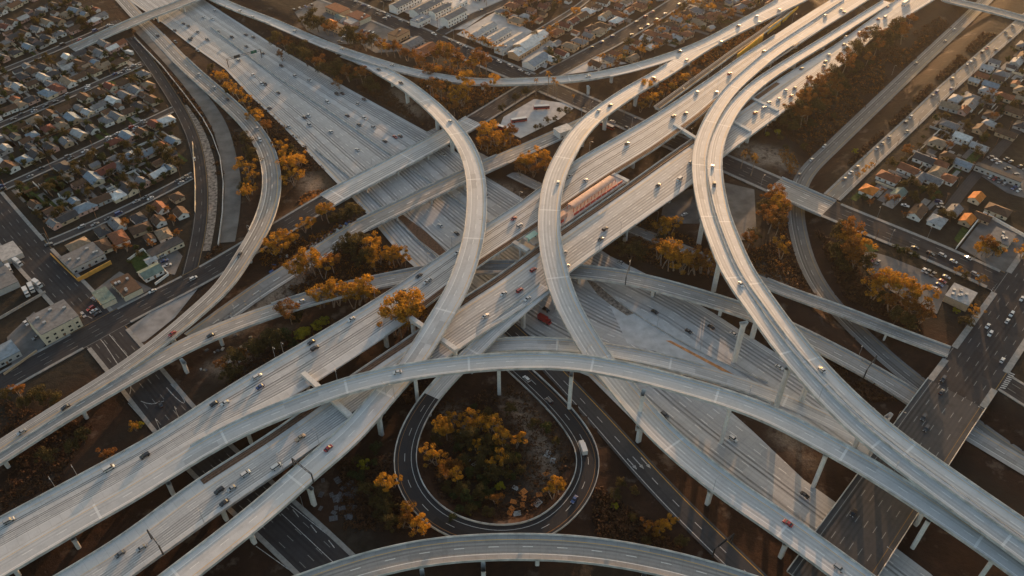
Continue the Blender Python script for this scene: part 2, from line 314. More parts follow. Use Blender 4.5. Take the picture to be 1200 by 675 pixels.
road('ramp_cross', [(-50,565,9),(0,533,9.1),(77,484,9.7),(139,448,10.2),(201,413,10.4),(235,396,10.4),(280,378,10.2),(320,364,9.9),(360,351,9.6),(410,338,9.2),(460,327,8.9),(500,319.5,8.8),(540,314.5,8.8),(600,313,8.8),(676,318,8.8),(735,325.5,8.8),(793,340,8.7),(860,360,8.2),(900,375,7.4),(931,389,6.6),(993,421,4.2),(1040,447,2.2),(1070,467,1.0),(1110,492,.5),(1160,522,.4),(1215,555,.4)], 12.0)
road('ramp_loop', [(640,336,16.9),(610,361,16.5),(580,387,15.3),(549,418,13.2),(524,443,11.6),(507,462,10.6),(493,482,9.7),(483,500,9.1),(476,519,8.5),(473,541,7.8),(479,568,7.2),(495,592.5,6.5),(518.5,612,5.8),(550,624.5,5.2),(580,629.5,4.7),(610,628,4.2),(641,617.5,3.8),(670,592,3.3),(686,565,2.9),(691,542,2.5),(686.5,520.5,2.1),(669.5,495,1.6),(650,472.5,1.2),(633,456,.9),(616,440,.7),(598,424,.5),(575,405,.4),(545,380,.3)], [9.5]*3+[11]*6, smooth=4)
road('ramp_gore', [(520,417,8.4),(575,405,8.5),(627,403,8.4),(671,405.5,7.6),(712,411,6.6),(760,420,5.2),(813,433,3.3),(860,447,1.7),(900,461,.7),(950,482,.1),(1010,512,.03)], 10.0)
# --- ground level
road('frontage_ramp', [(505,152,.3),(540,172,.3),(565,186,.3),(600,203.5,.3),(620,213.5,.3),(660,232,.4),(700,250.5,.5),(739,268,.8),(775,281.5,1.2),(813,296.5,2.8),(840,308,4.2),(887,327,6.3),(913,339,6.5),(950,352,6.6),(987,365,6.6),(1048,389,6.6),(1085,403,6.6),(1112,413,6.6)], 9.0)
road('collector', [(566,358,.25),(608,393,.3),(648,433,.4),(670,456,.5),(706,495,.8),(752,547,1),(799,597,1.2),(868,664,1.5),(905,700,1.5)], [10,10,11,12,12,12])
road('trench_road', [(1185,-30,.3),(1160,-5,.3),(1134,21,.3),(1087,65,.3),(1040,110,.3),(968,179,.3),(952,194,.3),(940,210,.3),(934,228,.3),(932,251,.3),(936,274,.3),(943,301,.3),(958,333,.3),(983,365,.3),(1034,415,.3),(1077,450,.3),(1130,490,.3),(1174,523,.3),(1230,560,.3)], 11.5)
road('boulevard', [(375,-8,6.5),(400,1,6.5),(440,18,6.5),(520,51,6.5),(580,76,6.5),(640,101,6.5),(700,127,6.5),(745,147,6.5),(800,170,6.5),(850,191,6.5),(900,213,6.5),(960,240,6.5),(1020,265,6.5),(1080,289,6.5),(1135,313,6.5),(1172,331,6.5),(1240,361,6.5)], 22.0, smooth=20)
road('bridge_street', [(1255,262,6.5),(1225,308,6.5),(1196,352,6.5),(1165,397,6.5),(1137,438,6.5),(1108,478,6.5),(1082,516,6.5),(1042,575,6.5),(1002,633,6.5),(960,695,6.5)], 30.0, smooth=20)
road('arterial', [(-50,478,.2),(0,449,.2),(44,425,.2),(95,397,.2),(133,376,.2),(176,353,.25),(228,328,.4),(270,303,1.6),(320,273,4.4),(345,258,5.6),(393,229,6.5),(447,201,6.5),(515,164.5,6.5),(560,139,6.5),(611,107,6.5),(644,88,6.5),(690,63,6.5),(733,40,6.5),(800,-2,6.5),(830,-20,6.5)], 17.0, smooth=14)
road('busway', [(225,397,.2),(258,373,.3),(300,342,1.2),(342,316,3.4),(370,299,5),(413,269,6.5),(425,264,6.5),(541,208,6.5),(620,173,6.5),(672,150,6.5),(697,138,6.5)], 14.0, smooth=10)
road('west_street', [(-30,218,.2),(3,258,.2),(37,298,.2),(75,338,.2),(103,368,.2),(128,398,.2),(160,436,.2),(195,480,.2),(240,531,.2),(290,577,.2),(330,613,.2),(375,655,.2),(420,700,.2)], 24.0, smooth=14)
road('side_street', [(975,231,6.45),(1020,188,6.45),(1075,137,6.45),(1110,103,6.45),(1190,33,6.45),(1225,2,6.45)], 12.0)
road('curved_road', [(135,24,.2),(158,50,.2),(180,80,.2),(205,118,.2),(222,150,.2),(231,178,.2),(236,215,.2),(236,250,.2),(231,285,.2),(222,322,.2)], 9.0)
road('west_overpass', [(85,58,1.5),(110,46,4),(140,33,6.5),(170,20,6.5),(200,9,6.5),(235,-5,6.5),(270,-18,6.5)], 14.0)
road('east_overpass', [(1085,-8,6.5),(1110,0,6.5),(1150,9,6.5),(1180,17,6.5),(1230,31,6.5)], 13.0)
road('merge_lane', [(925,12,13.6),(895,36,14.2),(863,58,15),(830,82,15.9),(800,104,16.4),(770,126,16.7)], 6.0)
# residential streets
road('cottage_street', [(45,290,.15),(107,264,.15),(187,226,.15),(228,204,.15)], 8.5)
road('gravel_strip', [(160,30,.1),(176,46,.1),(207,79,.1),(237,116,.1),(257,147,.1),(268,185,.1),(273,215,.1),(271,250,.1),(265,284,.1)], 11.0)
road('rubble_strip', [(214,124,.1),(231,148,.1),(241,172,.1),(248,200,.1),(249,232,.1),(246,264,.1),(240,294,.1)], 6.5)
road('maple_street', [(-10,226,.15),(48,200,.15),(112,171,.15),(205,127,.15)], 8.5)
road('elm_street', [(-10,151,.15),(60,121,.15),(100,104,.15),(168,74,.15)], 8.5)
road('far_street', [(-10,88,.15),(60,60,.15),(135,28,.15)], 8.5)
road('court_street', [(513,40,6.45),(545,23,6.45),(580,8,6.45),(620,-10,6.45)], 12.0)
road('north_street', [(700,-12,6.45),(680,6,6.45),(655,22,6.45),(625,40,6.45),(607,50,6.45)], 7.0)
road('cross_street', [(1152,433,6.46),(1180,450,6.46),(1212,470,6.46),(1250,495,6.46)], 15.0)
road('alley', [(1110,248,6.45),(1135,215,6.45),(1165,182,6.45),(1215,128,6.45)], 7.0)

# freeway at grade: outline of the whole paved width
FW_W = [(118,-28),(140,-8),(165,10),(192,28),(220,50),(263,80),(293,112),(320,137),(345,162),(373,192),(397,217),(413,232),(432,253),(443,267),(468,297),(500,326),(540,360),(590,398),(640,428),(668,432),(690,441),(740,491),(800,545),(860,592),(930,645),(990,692),(1045,738)]
FW_M1 = [(1140,716),(1090,672),(1030,627),(977,587),(942,562),(905,527),(882,505),(857,483)]
FW_M2 = [(852,470),(900,489),(950,512),(1010,548),(1080,592),(1200,668),(1250,700)]
FW_E = [(1290,660),(1220,618),(1177,592),(1120,556),(1060,518),(1010,482),(960,446),(880,395),(835,366),(757,321),(715,300),(613,233),(568,206),(540,182),(505,157),(407,103),(320,52),(262,15),(247,5),(222,-12),(200,-26)]
G2 = lambda L, z=0.0: np.array([at(x, y, z)[:2] for x, y in L])
FWP = np.vstack([G2(FW_W), G2(FW_M1), G2(FW_M2), G2(FW_E)])
EA, EB = at(320, 52)[:2], at(835, 366)[:2]; ed = (EB - EA) / np.linalg.norm(EB - EA); en = np.array([-ed[1], ed[0]])     # right-hand edge of the freeway
def inside(poly, X, Y):
    res = np.zeros(X.shape, bool); n = len(poly); j = n - 1
    for i in range(n):
        xi, yi = poly[i]; xj, yj = poly[j]
        c = ((yi > Y) != (yj > Y)); res ^= c & (X < (xj - xi) * (Y - yi) / (yj - yi + 1e-12) + xi); j = i
    return res

# paved yards and car parks: (name, outline in photo points, height, material, label)
PADS = [
 ('bus_yard', [(590,137),(626,116),(664,121),(672,127),(655,140),(610,162),(585,150)], 6.5, 'lotpale', 'pale concrete bus depot yard beside the upper boulevard'),
 ('car_park', [(778,236),(806,222),(850,214),(884,222),(887,280),(862,282),(846,262),(800,262),(775,252)], 6.5, 'lot', 'grey station car park beneath the twin flyovers'),
 ('car_park', [(1012,292),(1040,300),(1085,318),(1112,335),(1098,368),(1062,352),(1030,332),(1010,310)], 6.5, 'lot', 'dark car park beside the drive-in restaurant'),
 ('car_park', [(1125,290),(1155,252),(1200,275),(1200,322),(1172,318)], 6.5, 'lot', 'dark walled car park around a flat grey building'),
 ('car_park', [(1148,205),(1165,184),(1200,200),(1200,232),(1180,226)], 6.5, 'lot', 'car park with rows of cars beyond the alley'),
 ('car_park', [(8,395),(40,365),(62,392),(50,408),(14,428)], .12, 'lot', 'small dark car park beside the cream corner building'),
 ('paved_plaza', [(145,388),(222,335),(232,338),(205,372),(170,400),(152,404)], .14, 'lotgrey', 'bare grey concrete corner lot under the left flyover'),
 ('yard', [(95,352),(140,318),(178,338),(128,368)], .12, 'lot', 'vehicle repair yard by the mustard wall'),
 ('yard', [(168,300),(196,280),(214,300),(205,322),(182,318)], .12, 'lot', 'small grey yard beside the bend of the curved road'),
 ('car_park', [(345,14),(372,0),(400,-8),(425,6),(470,28),(470,60),(440,62),(420,50),(395,52),(360,36)], 6.5, 'lot', 'asphalt yard between the shops and the boulevard'),
 ('car_park', [(400,45),(412,38),(420,50),(408,52),(396,50)], 6.52, 'lot', 'small wedge-shaped car park under dark trees'),
 ('car_park', [(470,12),(520,-14),(600,-4),(545,34),(520,36)], 6.5, 'lotpale', 'pale yard around the white apartment blocks'),
 ('car_park', [(535,40),(580,14),(650,50),(640,80),(610,70)], 6.5, 'lotpale', 'pale yard around the long grey sheds'),
 ('triangle_lot', [(660,88),(700,66),(735,74),(700,82)], 6.5, 'lotpale', 'pale wedge of paving beneath the upper flyover'),
 ('lawn', [(1118,280),(1128,265),(1136,270),(1124,287)], 6.5, 'grass', 'small green lawn behind an orange roofed house'),
 ('lawn', [(152,305),(170,292),(182,312),(170,322),(160,318)], .12, 'grass', 'green lawn inside the white walled garden'),
 ('lawn', [(1010,282),(1022,286),(1030,294),(1012,296)], 6.5, 'grass', 'strip of green lawn beside the boulevard trees'),
]
M['grass'] = plain('lawn_grass', (.045,.065,.018), .95, .1, .45, .5)

# ------------------------------------------------------------------ terrain
GX = np.arange(-640, 641, 4.0); GY = np.arange(120, 921, 4.0)
XX, YY = np.meshgrid(GX, GY); ZZ = np.zeros_like(XX)
def sstep(a): a = np.clip(a, 0, 1); return a * a * (3 - 2 * a)
dE = (XX - EA[0]) * en[0] + (YY - EA[1]) * en[1]                 # distance to the right of the freeway
if np.dot(np.array([300., 600.]) - EA, en) < 0: dE = -dE
ZZ = 6.1 * sstep((dE - 8) / 30.0) - 0.15
DRY_WARM = np.full(XX.shape, .15)
inF = inside(FWP, XX, YY); ZZ[inF] = -.35
def near(r, extra, f, z0=None):
    """run f on the grid window round every station of a road"""
    for c, dl, dr in zip(r.C, r.dl, r.dr):
        rad = max(dl, dr) + extra
        i0, i1 = np.searchsorted(GX, (c[0] - rad, c[0] + rad)); j0, j1 = np.searchsorted(GY, (c[1] - rad, c[1] + rad))
        if i1 <= i0 or j1 <= j0: continue
        sl = (slice(j0, j1), slice(i0, i1)); d = np.hypot(XX[sl] - c[0], YY[sl] - c[1]) - max(dl, dr)
        f(sl, d, c[2])
def fill(sl, d, z): ZZ[sl] = np.maximum(ZZ[sl], z - .5 - np.maximum(d, 0) * .55)
def cut(sl, d, z): ZZ[sl] = np.minimum(ZZ[sl], z - .4 + np.maximum(d, 0) * .42)
def flat(q, ext=2.6):
    if len(q.C) < 1: return
    m = max(q.dl.max(), q.dr.max()) + ext + 4; lo, hi = q.C.min(0) - m, q.C.max(0) + m
    i0, i1 = np.searchsorted(GX, (lo[0], hi[0])); j0, j1 = np.searchsorted(GY, (lo[1], hi[1]))
    if i1 <= i0 or j1 <= j0: return
    sl = (slice(j0, j1), slice(i0, i1)); X, Y = XX[sl], YY[sl]; best = np.full(X.shape, 1e9); zz = np.zeros(X.shape); hw = np.zeros(X.shape)
    for c, a_, b_ in zip(q.C, q.dl, q.dr):
        d = np.hypot(X - c[0], Y - c[1]); u = d < best; best[u] = d[u]; zz[u] = c[2]; hw[u] = max(a_, b_)
    u = best < hw + ext; Z = ZZ[sl]; Z[u] = zz[u] - .4; ZZ[sl] = Z
def dryf(sl, d, z): DRY_WARM[sl] = np.maximum(DRY_WARM[sl], 1 - np.clip((d - 6) / 22, 0, 1))
def sub(key, xa, xb):                                            # stretch of a road between photo x limits (by fraction)
    r = ROADS[key]; q = Road(); i = slice(int(xa * len(r.C)), max(int(xb * len(r.C)), int(xa * len(r.C)) + 1))
    q.C, q.dl, q.dr = r.C[i], r.dl[i], r.dr[i]; return q
def frac(key, x, y, z):
    r = ROADS[key]; p = at(x, y, z); return int(np.argmin(np.hypot(r.C[:, 0] - p[0], r.C[:, 1] - p[1]))) / (len(r.C) - 1)
FR = frac('frontage_ramp', 893, 330, 6.3); B0, B1 = frac('boulevard', 905, 215, 6.5), frac('boulevard', 968, 243, 6.5); AV0, AV1 = frac('bridge_street', 1120, 462, 6.5), frac('bridge_street', 962, 692, 6.5)
AR0, AR1 = frac('arterial', 385, 234, 6.4), frac('arterial', 556, 141, 6.5); BU0, BU1 = frac('busway', 425, 264, 6.5), frac('busway', 592, 186, 6.5)
for k, a, b in (('arterial', .22, AR0), ('busway', 0, BU0), ('south', .84, 1), ('ramp_outer', 0, .06), ('ramp_north_east', 0, .30), ('north', .88, 1),
                ('bridge_street', AV1, 1), ('ramp_west', .1, .26), ('west_overpass', 0, .3), ('ramp_loop', .35, .8), ('frontage_ramp', .5, FR), ('ramp_long', 0, .06), ('ramp_cross', .86, 1)):
    near(sub(k, a, b), 26, fill)
near(ROADS['trench_road'], 24, cut); near(sub('frontage_ramp', 0, FR), 12, cut); near(sub('ramp_cross', .84, 1), 18, cut)
inF2 = inF.copy(); ZZ[inF2] = -.35
AT_GRADE = [('trench_road', 0, 1), ('frontage_ramp', 0, FR), ('collector', 0, 1), ('boulevard', 0, B0), ('boulevard', B1, 1), ('arterial', 0, AR0), ('arterial', AR1, 1), ('busway', 0, BU0), ('busway', BU1, 1), ('west_street', 0, 1), ('side_street', 0, 1), ('curved_road', 0, 1), ('gravel_strip', 0, 1), ('rubble_strip', 0, 1),
            ('cottage_street', 0, 1), ('maple_street', 0, 1), ('elm_street', 0, 1), ('far_street', 0, 1), ('court_street', 0, 1), ('north_street', 0, 1), ('alley', 0, 1), ('cross_street', 0, 1), ('ramp_west', 0, .22), ('ramp_north_east', 0, .28), ('ramp_loop', .36, 1), ('bridge_street', 0, AV0), ('bridge_street', AV1, 1), ('ramp_cross', .9, 1), ('west_overpass', 0, .3)]
for k, a, b in AT_GRADE: flat(sub(k, a, b))
near(ROADS['trench_road'], 16, cut); flat(ROADS['trench_road']); near(sub('ramp_cross', .9, 1), 14, cut); flat(sub('ramp_cross', .9, 1))
def grow(q):
    g = q.copy(); g[1:] |= q[:-1]; g[:-1] |= q[1:]; h = g.copy(); h[:, 1:] |= g[:, :-1]; h[:, :-1] |= g[:, 1:]; return h
for nm, poly, z, mt, lb in PADS:
    ZZ[grow(inside(G2(poly, z), XX, YY))] = z - .3
ZZ[grow(inF)] = np.minimum(ZZ[grow(inF)], -.35)
for k in ('north', 'south', 'ramp_top', 'ramp_long', 'ramp_arch', 'ramp_cross', 'ramp_inner', 'ramp_outer', 'trench_road', 'frontage_ramp', 'ramp_loop', 'collector', 'ramp_north_east', 'ramp_west', 'busway'):
    near(ROADS[k], 34, dryf)
DRY_WARM[inF] = 1
TOPGLOW = inside(G2([(470,20),(540,-40),(960,-40),(930,20),(760,80),(600,95)], 6.3), XX, YY); DRY_WARM[TOPGLOW] = np.maximum(DRY_WARM[TOPGLOW], .8)  # top centre soil reddened to put the warm sunlight into its colour
ed_ = np.minimum(np.minimum(XX - GX[0], GX[-1] - XX), np.minimum(YY - GY[0], GY[-1] - YY)); 
def gz(x, y):
    i = (x - GX[0]) / 4.0; j = (y - GY[0]) / 4.0
    i0 = int(min(max(math.floor(i), 0), len(GX) - 2)); j0 = int(min(max(math.floor(j), 0), len(GY) - 2)); a = min(max(i - i0, 0), 1); b = min(max(j - j0, 0), 1)
    return float((ZZ[j0, i0] * (1-a) + ZZ[j0, i0+1] * a) * (1-b) + (ZZ[j0+1, i0] * (1-a) + ZZ[j0+1, i0+1] * a) * b)
def on_ground(x, y, z=3.0):
    for _ in range(4):
        p = at(x, y, z); z = gz(p[0], p[1])
    return np.array([p[0], p[1], z])
nx, ny = len(GX), len(GY)
V = np.stack([XX, YY, ZZ], -1).reshape(-1, 3); F = [(j*nx+i, j*nx+i+1, (j+1)*nx+i+1, (j+1)*nx+i) for j in range(ny-1) for i in range(nx-1)]
gm = me('ground', V, F, M['ground'], True)
BARE = np.zeros(XX.shape)
for poly in ([(590,455),(612,462),(640,500),(655,530),(645,560),(622,575),(630,540),(612,500),(592,478)], [(508,490),(525,468),(545,470),(530,490),(512,510)], [(352,196),(372,205),(386,232),(372,238),(352,214)], [(255,385),(300,350),(345,322),(372,312),(360,330),(300,372),(265,395)], [(300,335),(345,300),(400,275),(352,312),(310,345)], [(445,102),(470,108),(500,134),(480,132)],
             [(868,312),(905,318),(935,345),(900,335)], [(705,250),(740,262),(790,278),(780,292),(735,275)], [(560,206),(600,214),(634,236),(618,244),(575,220)], [(175,470),(192,455),(225,500),(205,498)], [(236,425),(300,395),(350,372),(330,392),(260,440)], [(850,165),(930,185),(940,200),(870,195)], [(900,488),(940,515),(960,548),(920,520)]):
    BARE[inside(G2(poly, 3.0), XX, YY)] = 1
for _ in range(2):
    q = np.pad(BARE, 1, mode='edge'); BARE = (q[:-2,1:-1] + q[2:,1:-1] + q[1:-1,:-2] + q[1:-1,2:] + 2*q[1:-1,1:-1]) / 6
ab = gm.attributes.new('bare', 'FLOAT', 'POINT'); ab.data.foreach_set('value', BARE.reshape(-1).astype(np.float32))
att = gm.attributes.new('dry', 'FLOAT', 'POINT'); att.data.foreach_set('value', DRY_WARM.reshape(-1).astype(np.float32))
tag(ob('ground', gm), 'brown dry soil and verges round the interchange', 'ground', kind='structure')
far = [(-9000,-9000,-7),(9000,-9000,-7),(9000,9000,-7),(-9000,9000,-7)]
tag(ob('plain', me('plain', far, [(0,1,2,3)], M['ground'])), 'flat land reaching away to the horizon', 'land', kind='structure')

# ------------------------------------------------------------------ building the roads
def strip_mesh(name, r, i0, i1, a, b, z, mat, lanes=0, sl=0.0, sr=0.0, flip=False):
    """sheet across the road from offset a inside the left edge to b inside the right edge, with lane coordinates"""
    v = []; lu = []; 
    for i in range(i0, i1):
        c, n, wl, wr = r.C[i], r.N[i], r.dl[i] - a, r.dr[i] - b
        wid = wl + wr; lw = max(.5, (wid - sl - sr) / max(1, lanes))
        for f in (0.0, .25, .5, .75, 1.0):
            o = wl - f * wid; v.append((c[0] + n[0]*o, c[1] + n[1]*o, c[2] + z)); u = ((1 - f if flip else f) * wid - sl) / lw; lu.append((u, r.s[i], lanes - u, wid))
    m = i1 - i0; f = [(i*5+j, i*5+j+1, (i+1)*5+j+1, (i+1)*5+j) for i in range(m-1) for j in range(4)]
    me_ = me(name, v, f, mat, True)
    A = me_.uv_layers.new(name='lane'); B = me_.uv_layers.new(name='lane2')
    for l in me_.loops:
        q = lu[l.vertex_index]; A.data[l.index].uv = (q[0], q[1]); B.data[l.index].uv = (q[2], q[3])
    return me_
def profile_mesh(name, r, i0, i1, prof, mat, cap=True):
    """sweep a closed profile of (side, inset, height) points along the road"""
    v = []; k = len(prof)
    for i in range(i0, i1):
        c, n = r.C[i], r.N[i]
        for sd, ins, h in prof:
            o = (r.dl[i] - ins) if sd > 0 else (-(r.dr[i] - ins) if sd < 0 else 0)
            v.append((c[0] + n[0]*o, c[1] + n[1]*o, c[2] + h))
    m = i1 - i0; f = [(i*k+j, i*k+(j+1) % k, (i+1)*k+(j+1) % k, (i+1)*k+j) for i in range(m-1) for j in range(k)]
    if cap: f += [tuple(range(k-1, -1, -1)), tuple((m-1)*k + j for j in range(k))]
    return me(name, v, f, mat)
def rng(r, t): return max(0, int(t[0] * (len(r.C) - 1))), min(len(r.C), int(round(t[1] * (len(r.C) - 1))) + 1)
THING = {}
def elevated(key, name, label, mat, lanes, sl, sr, pl=((0,1),), pr=((0,1),), gir=(0,1), depth=2.0, drop=0.0, cat='flyover', pw=.42, group=None, flip=False, first=None):
    r = ROADS[key]; root = empty(name, (0,0,0)); tag(root, label, cat, group); THING[key] = root; n = len(r.C)
    n1 = int(first[0] * n) if first else 0
    if first: ob('roadway', strip_mesh('roadway', r, 0, n1 + 1, pw, pw, -drop, first[1], lanes, sl, sr, flip), root)
    ob('roadway', strip_mesh('roadway', r, n1, n, pw, pw, -drop, mat, lanes, sl, sr, flip), root)
    for sd, rs in ((1, pl), (-1, pr)):
        for t in rs:
            a, b = rng(r, t)
            if b - a > 1: ob('parapet', profile_mesh('parapet', r, a, b, [(sd,0,-.6),(sd,0,.95),(sd,.22,.95),(sd,pw,.25),(sd,pw,-.05-drop),(sd,pw,-.6)], M['conc']), root)
    a, b = rng(r, gir)
    ins = .9 if r.dl.mean() < 9 else 2.5
    w = float(r.dl.mean()); i1 = w * .36; i2 = w * .44
    ob('girder', profile_mesh('girder', r, a, b, [(1,.02,-.06-drop),(1,.02,-.62),(1,i1,-1.0),(1,i2,-depth),(-1,i2,-depth),(-1,i1,-1.0),(-1,.02,-.62),(-1,.02,-.06-drop)], M['girder']), root)
    return root
def grade(key, name, label, mat, lanes, sl=.6, sr=.6, walk=0.0, cat='road', t=(0,1), lift=0.0):
    r = ROADS[key]; a, b = rng(r, t)
    o = tag(ob(name, strip_mesh(name, r, a, b, 0, 0, lift, mat, lanes, sl, sr)), label, cat, kind='structure')
    if walk:
        for sd in (1, -1):
            run = []
            for i in range(a, b + 1):
                ok = i < b
                if ok:
                    w_ = (r.dl[i] - walk*.5) if sd > 0 else -(r.dr[i] - walk*.5); x, y = r.C[i][0] + r.N[i][0]*w_, r.C[i][1] + r.N[i][1]*w_
                    for k2, r2 in ROADS.items():
                        if k2 == key or k2.endswith('_span'): continue
                        j, d = station_of(r2, x, y)
                        if d < max(r2.dl[j], r2.dr[j]) - .4 and abs(r2.C[j][2] - r.C[i][2]) < 1.5: ok = False; break
                if ok: run.append(i)
                else:
                    if len(run) > 1: ob('pavement', profile_mesh('pavement', r, run[0], run[-1] + 1, [(sd,0,-.3),(sd,0,.14),(sd,walk,.14),(sd,walk,-.3)], M['walk']), o)
                    run = []
    return o

elevated('north', 'elevated_carriageway', 'wide elevated freeway carriageway with railway track on its inner side, upper of the pair', M['carriage'], 6, 2.6, 5.0, pl=((0,.80),(.93,1)), pr=((.25,.985),), cat='viaduct', group='twin viaducts of the diagonal freeway')
elevated('south', 'elevated_carriageway', 'wide elevated freeway carriageway nearer the camera, lower of the pair', M['carriage'], 5, 6.5, 2.6, pl=((0,.98),), pr=((0,.405),(.51,.98)), cat='viaduct', group='twin viaducts of the diagonal freeway')
elevated('ramp_top', 'flyover_ramp', 'topmost flyover ramp sweeping across in front of all other ramps', M['deck'], 2, 1.5, 1.6, pl=((.21,1),), gir=(0,1), drop=.02)
elevated('ramp_long', 'flyover_ramp', 'long flyover curving from the top edge down to the lower right', M['deck'], 2, 2.2, 2.6, pl=((.0,1),), pr=((.27,1),), drop=.0)
elevated('ramp_arch', 'flyover_ramp', 'arching flyover that bows right over the freeway and returns lower left', M['deck'], 2, 2.0, 2.6, pl=((.07,1),), pr=((.04,1),), drop=.03)
elevated('ramp_north_east', 'flyover_ramp', 'low flyover from the upper left crossing the boulevard beneath rooftops', M['deck'], 2, 1.2, 1.6, pl=((0,.98),), pr=((0,.19),(.30,.66)), gir=(.05,1), drop=.05)
elevated('ramp_inner', 'flyover_ramp', 'inner of the two side-by-side flyovers on the right', M['deck'], 2, 1.4, 1.8, pl=((.21,1),), pr=((.04,1),), drop=.02, group='twin flyovers on the right')
elevated('ramp_outer', 'flyover_ramp', 'outer of the two side-by-side flyovers on the right', M['deck'], 2, 1.4, 1.8, drop=.03, group='twin flyovers on the right')
elevated('ramp_bottom', 'flyover_ramp', 'flyover arching across the bottom edge below the loop ramp', M['oldroad'], 2, 2.2, 2.6)
elevated('ramp_west', 'flyover_ramp', 'left-hand ramp curving round from the top left to the lower left', M['oldroad'], 2, 2.0, 2.4, pl=((.30,1),), pr=((.30,.70),), gir=(.22,1), drop=.04)
elevated('ramp_cross', 'flyover_ramp', 'low ramp passing under both carriageways from lower left to lower right', M['oldroad'], 2, 2.0, 2.6, pl=((.28,.93),), pr=((0,.93),), gir=(0,.93))
elevated('ramp_loop', 'loop_ramp', 'tight black asphalt loop ramp circling a wooded island', M['newasphalt'], 2, 1.5, 2.2, pl=((.09,.97),), pr=((0,.97),), gir=(0,.40), depth=1.8, drop=.05, flip=True, first=(frac('ramp_loop', 506, 463, 10.6), M['deck']))
elevated('ramp_gore', 'flyover_ramp', 'short concrete ramp descending beside the topmost flyover', M['deck'], 2, 1.4, 2.0, pl=((0,.62),), pr=((0,.8),), gir=(0,.8), depth=1.5)
elevated('west_overpass', 'overpass', 'grey street overpass crossing the freeway at the top left', M['oldroad'], 2, 2, 2, depth=1.6, cat='overpass')
elevated('east_overpass', 'overpass', 'street overpass crossing the sunken road at the top right', M['oldroad'], 2, 2, 2, depth=1.6, cat='overpass')
elevated('merge_lane', 'slip_road', 'narrow slip road joining the upper carriageway below the sun-tinted wall', M['asphalt'], 1, 1, 1, pl=((0,1),), pr=(), drop=.06, cat='ramp')
def splitdeck(key, label, mat, lanes, t, walk, depth=1.7):
    """the bridge stretch of a street"""
    r0 = ROADS[key]; a, b = rng(r0, t); q = Road()
    for k in ('C', 'T', 'N', 'dl', 'dr', 's'): setattr(q, k, getattr(r0, k)[a:b])
    ROADS[key + '_span'] = q
    return elevated(key + '_span', 'bridge', label, mat, lanes, 2.2, 2.2, depth=depth, cat='bridge', drop=0)
grade('trench_road', 'sunken_road', 'pale two lane road in a cutting on the right', M['greyroad'], 2, 2, 2.5)
grade('frontage_ramp', 'slip_road', 'straight slip road along the right bank of the freeway', M['oldroad'], 2, 1.2, 1.2, t=(0,FR))
grade('collector', 'slip_road', 'dark asphalt slip road beside the loop, with white edge lines', M['asphalt'], 2, 1.4, 1.4)
splitdeck('frontage_ramp', 'grey slip road bridge rising over the sunken road to the junction', M['oldroad'], 2, (FR, 1), 1.2)
grade('boulevard', 'boulevard', 'long straight asphalt boulevard from the top edge to the twin flyovers', M['street'], 4, .4, .4, walk=2.4, t=(0,B0))
splitdeck('boulevard', 'pale concrete boulevard bridge over the sunken road', M['oldroad'], 4, (B0,B1), 1.5)
grade('boulevard', 'boulevard', 'asphalt boulevard right of its bridge, running past the houses', M['street'], 4, .4, .4, walk=2.4, t=(B1,1))
M['bridgepave'] = pavement_mat('bridge_pavement', (.085,.083,.084), rough=.9, spec=.08, worn=.6, stain=.45, slab=0, line=(.26,.26,.25), yellow=(.24,.15,.06))
grade('bridge_street', 'avenue', 'wide dark avenue crossing the freeway on the lower right', M['street'], 6, 1.2, 1.2, walk=3.2, t=(0,AV0), lift=.02)
splitdeck('bridge_street', 'wide grey avenue bridge over the freeway at the lower right', M['bridgepave'], 6, (AV0,AV1), 2.0)
grade('bridge_street', 'avenue', 'dark far end of the wide avenue at the bottom edge', M['street'], 6, 1.2, 1.2, walk=3.2, t=(AV1,1))
grade('arterial', 'arterial_road', 'asphalt arterial road from the left edge up to its bridge', M['street'], 4, .5, .5, walk=1.6, t=(0,AR0), lift=.02)
splitdeck('arterial', 'pale concrete arterial bridge over the freeway with a parapet', M['deck'], 3, (AR0,AR1), 1.5)
grade('arterial', 'arterial_road', 'asphalt arterial road beyond the bridge running to the top edge', M['street'], 4, .5, .5, walk=1.6, t=(AR1,1), lift=.02)
grade('busway', 'busway_road', 'grey busway road climbing past tents to its bridge', M['oldroad'], 2, 2, 2, t=(0,BU0), lift=.03)
splitdeck('busway', 'narrow grey busway bridge over the freeway, next to the arterial bridge', M['oldroad'], 2, (BU0,BU1), 1.5)
grade('busway', 'busway_road', 'short grey busway stub reaching the boulevard', M['oldroad'], 2, 2, 2, t=(BU1,1), lift=.03)
grade('west_street', 'avenue', 'wide dark avenue running down the left side under the ramps', M['street'], 5, .8, .8, walk=2.2)
grade('side_street', 'side_street', 'pale residential street lined with parked cars on the right', M['greyroad'], 2, 2.2, 2.2, walk=1.5)
tag(ob('gravel_strip', strip_mesh('gravel_strip', ROADS['gravel_strip'], 0, len(ROADS['gravel_strip'].C), 0, 0, 0, M['gravel'])), 'bare grey gravel strip between barrier wall and left ramp', 'gravel', kind='structure')
tag(ob('rubble_strip', strip_mesh('rubble_strip', ROADS['rubble_strip'], 0, len(ROADS['rubble_strip'].C), 0, 0, 0, M['rubble'])), 'pale stony strip between curved road and barrier wall', 'gravel', kind='structure')
grade('curved_road', 'curved_road', 'dark curved road bounding the left-hand houses', M['street'], 2, .6, .6)
grade('cross_street', 'side_street', 'short dark side street leaving the avenue at the right edge', M['street'], 3, .4, .4, walk=1.6)
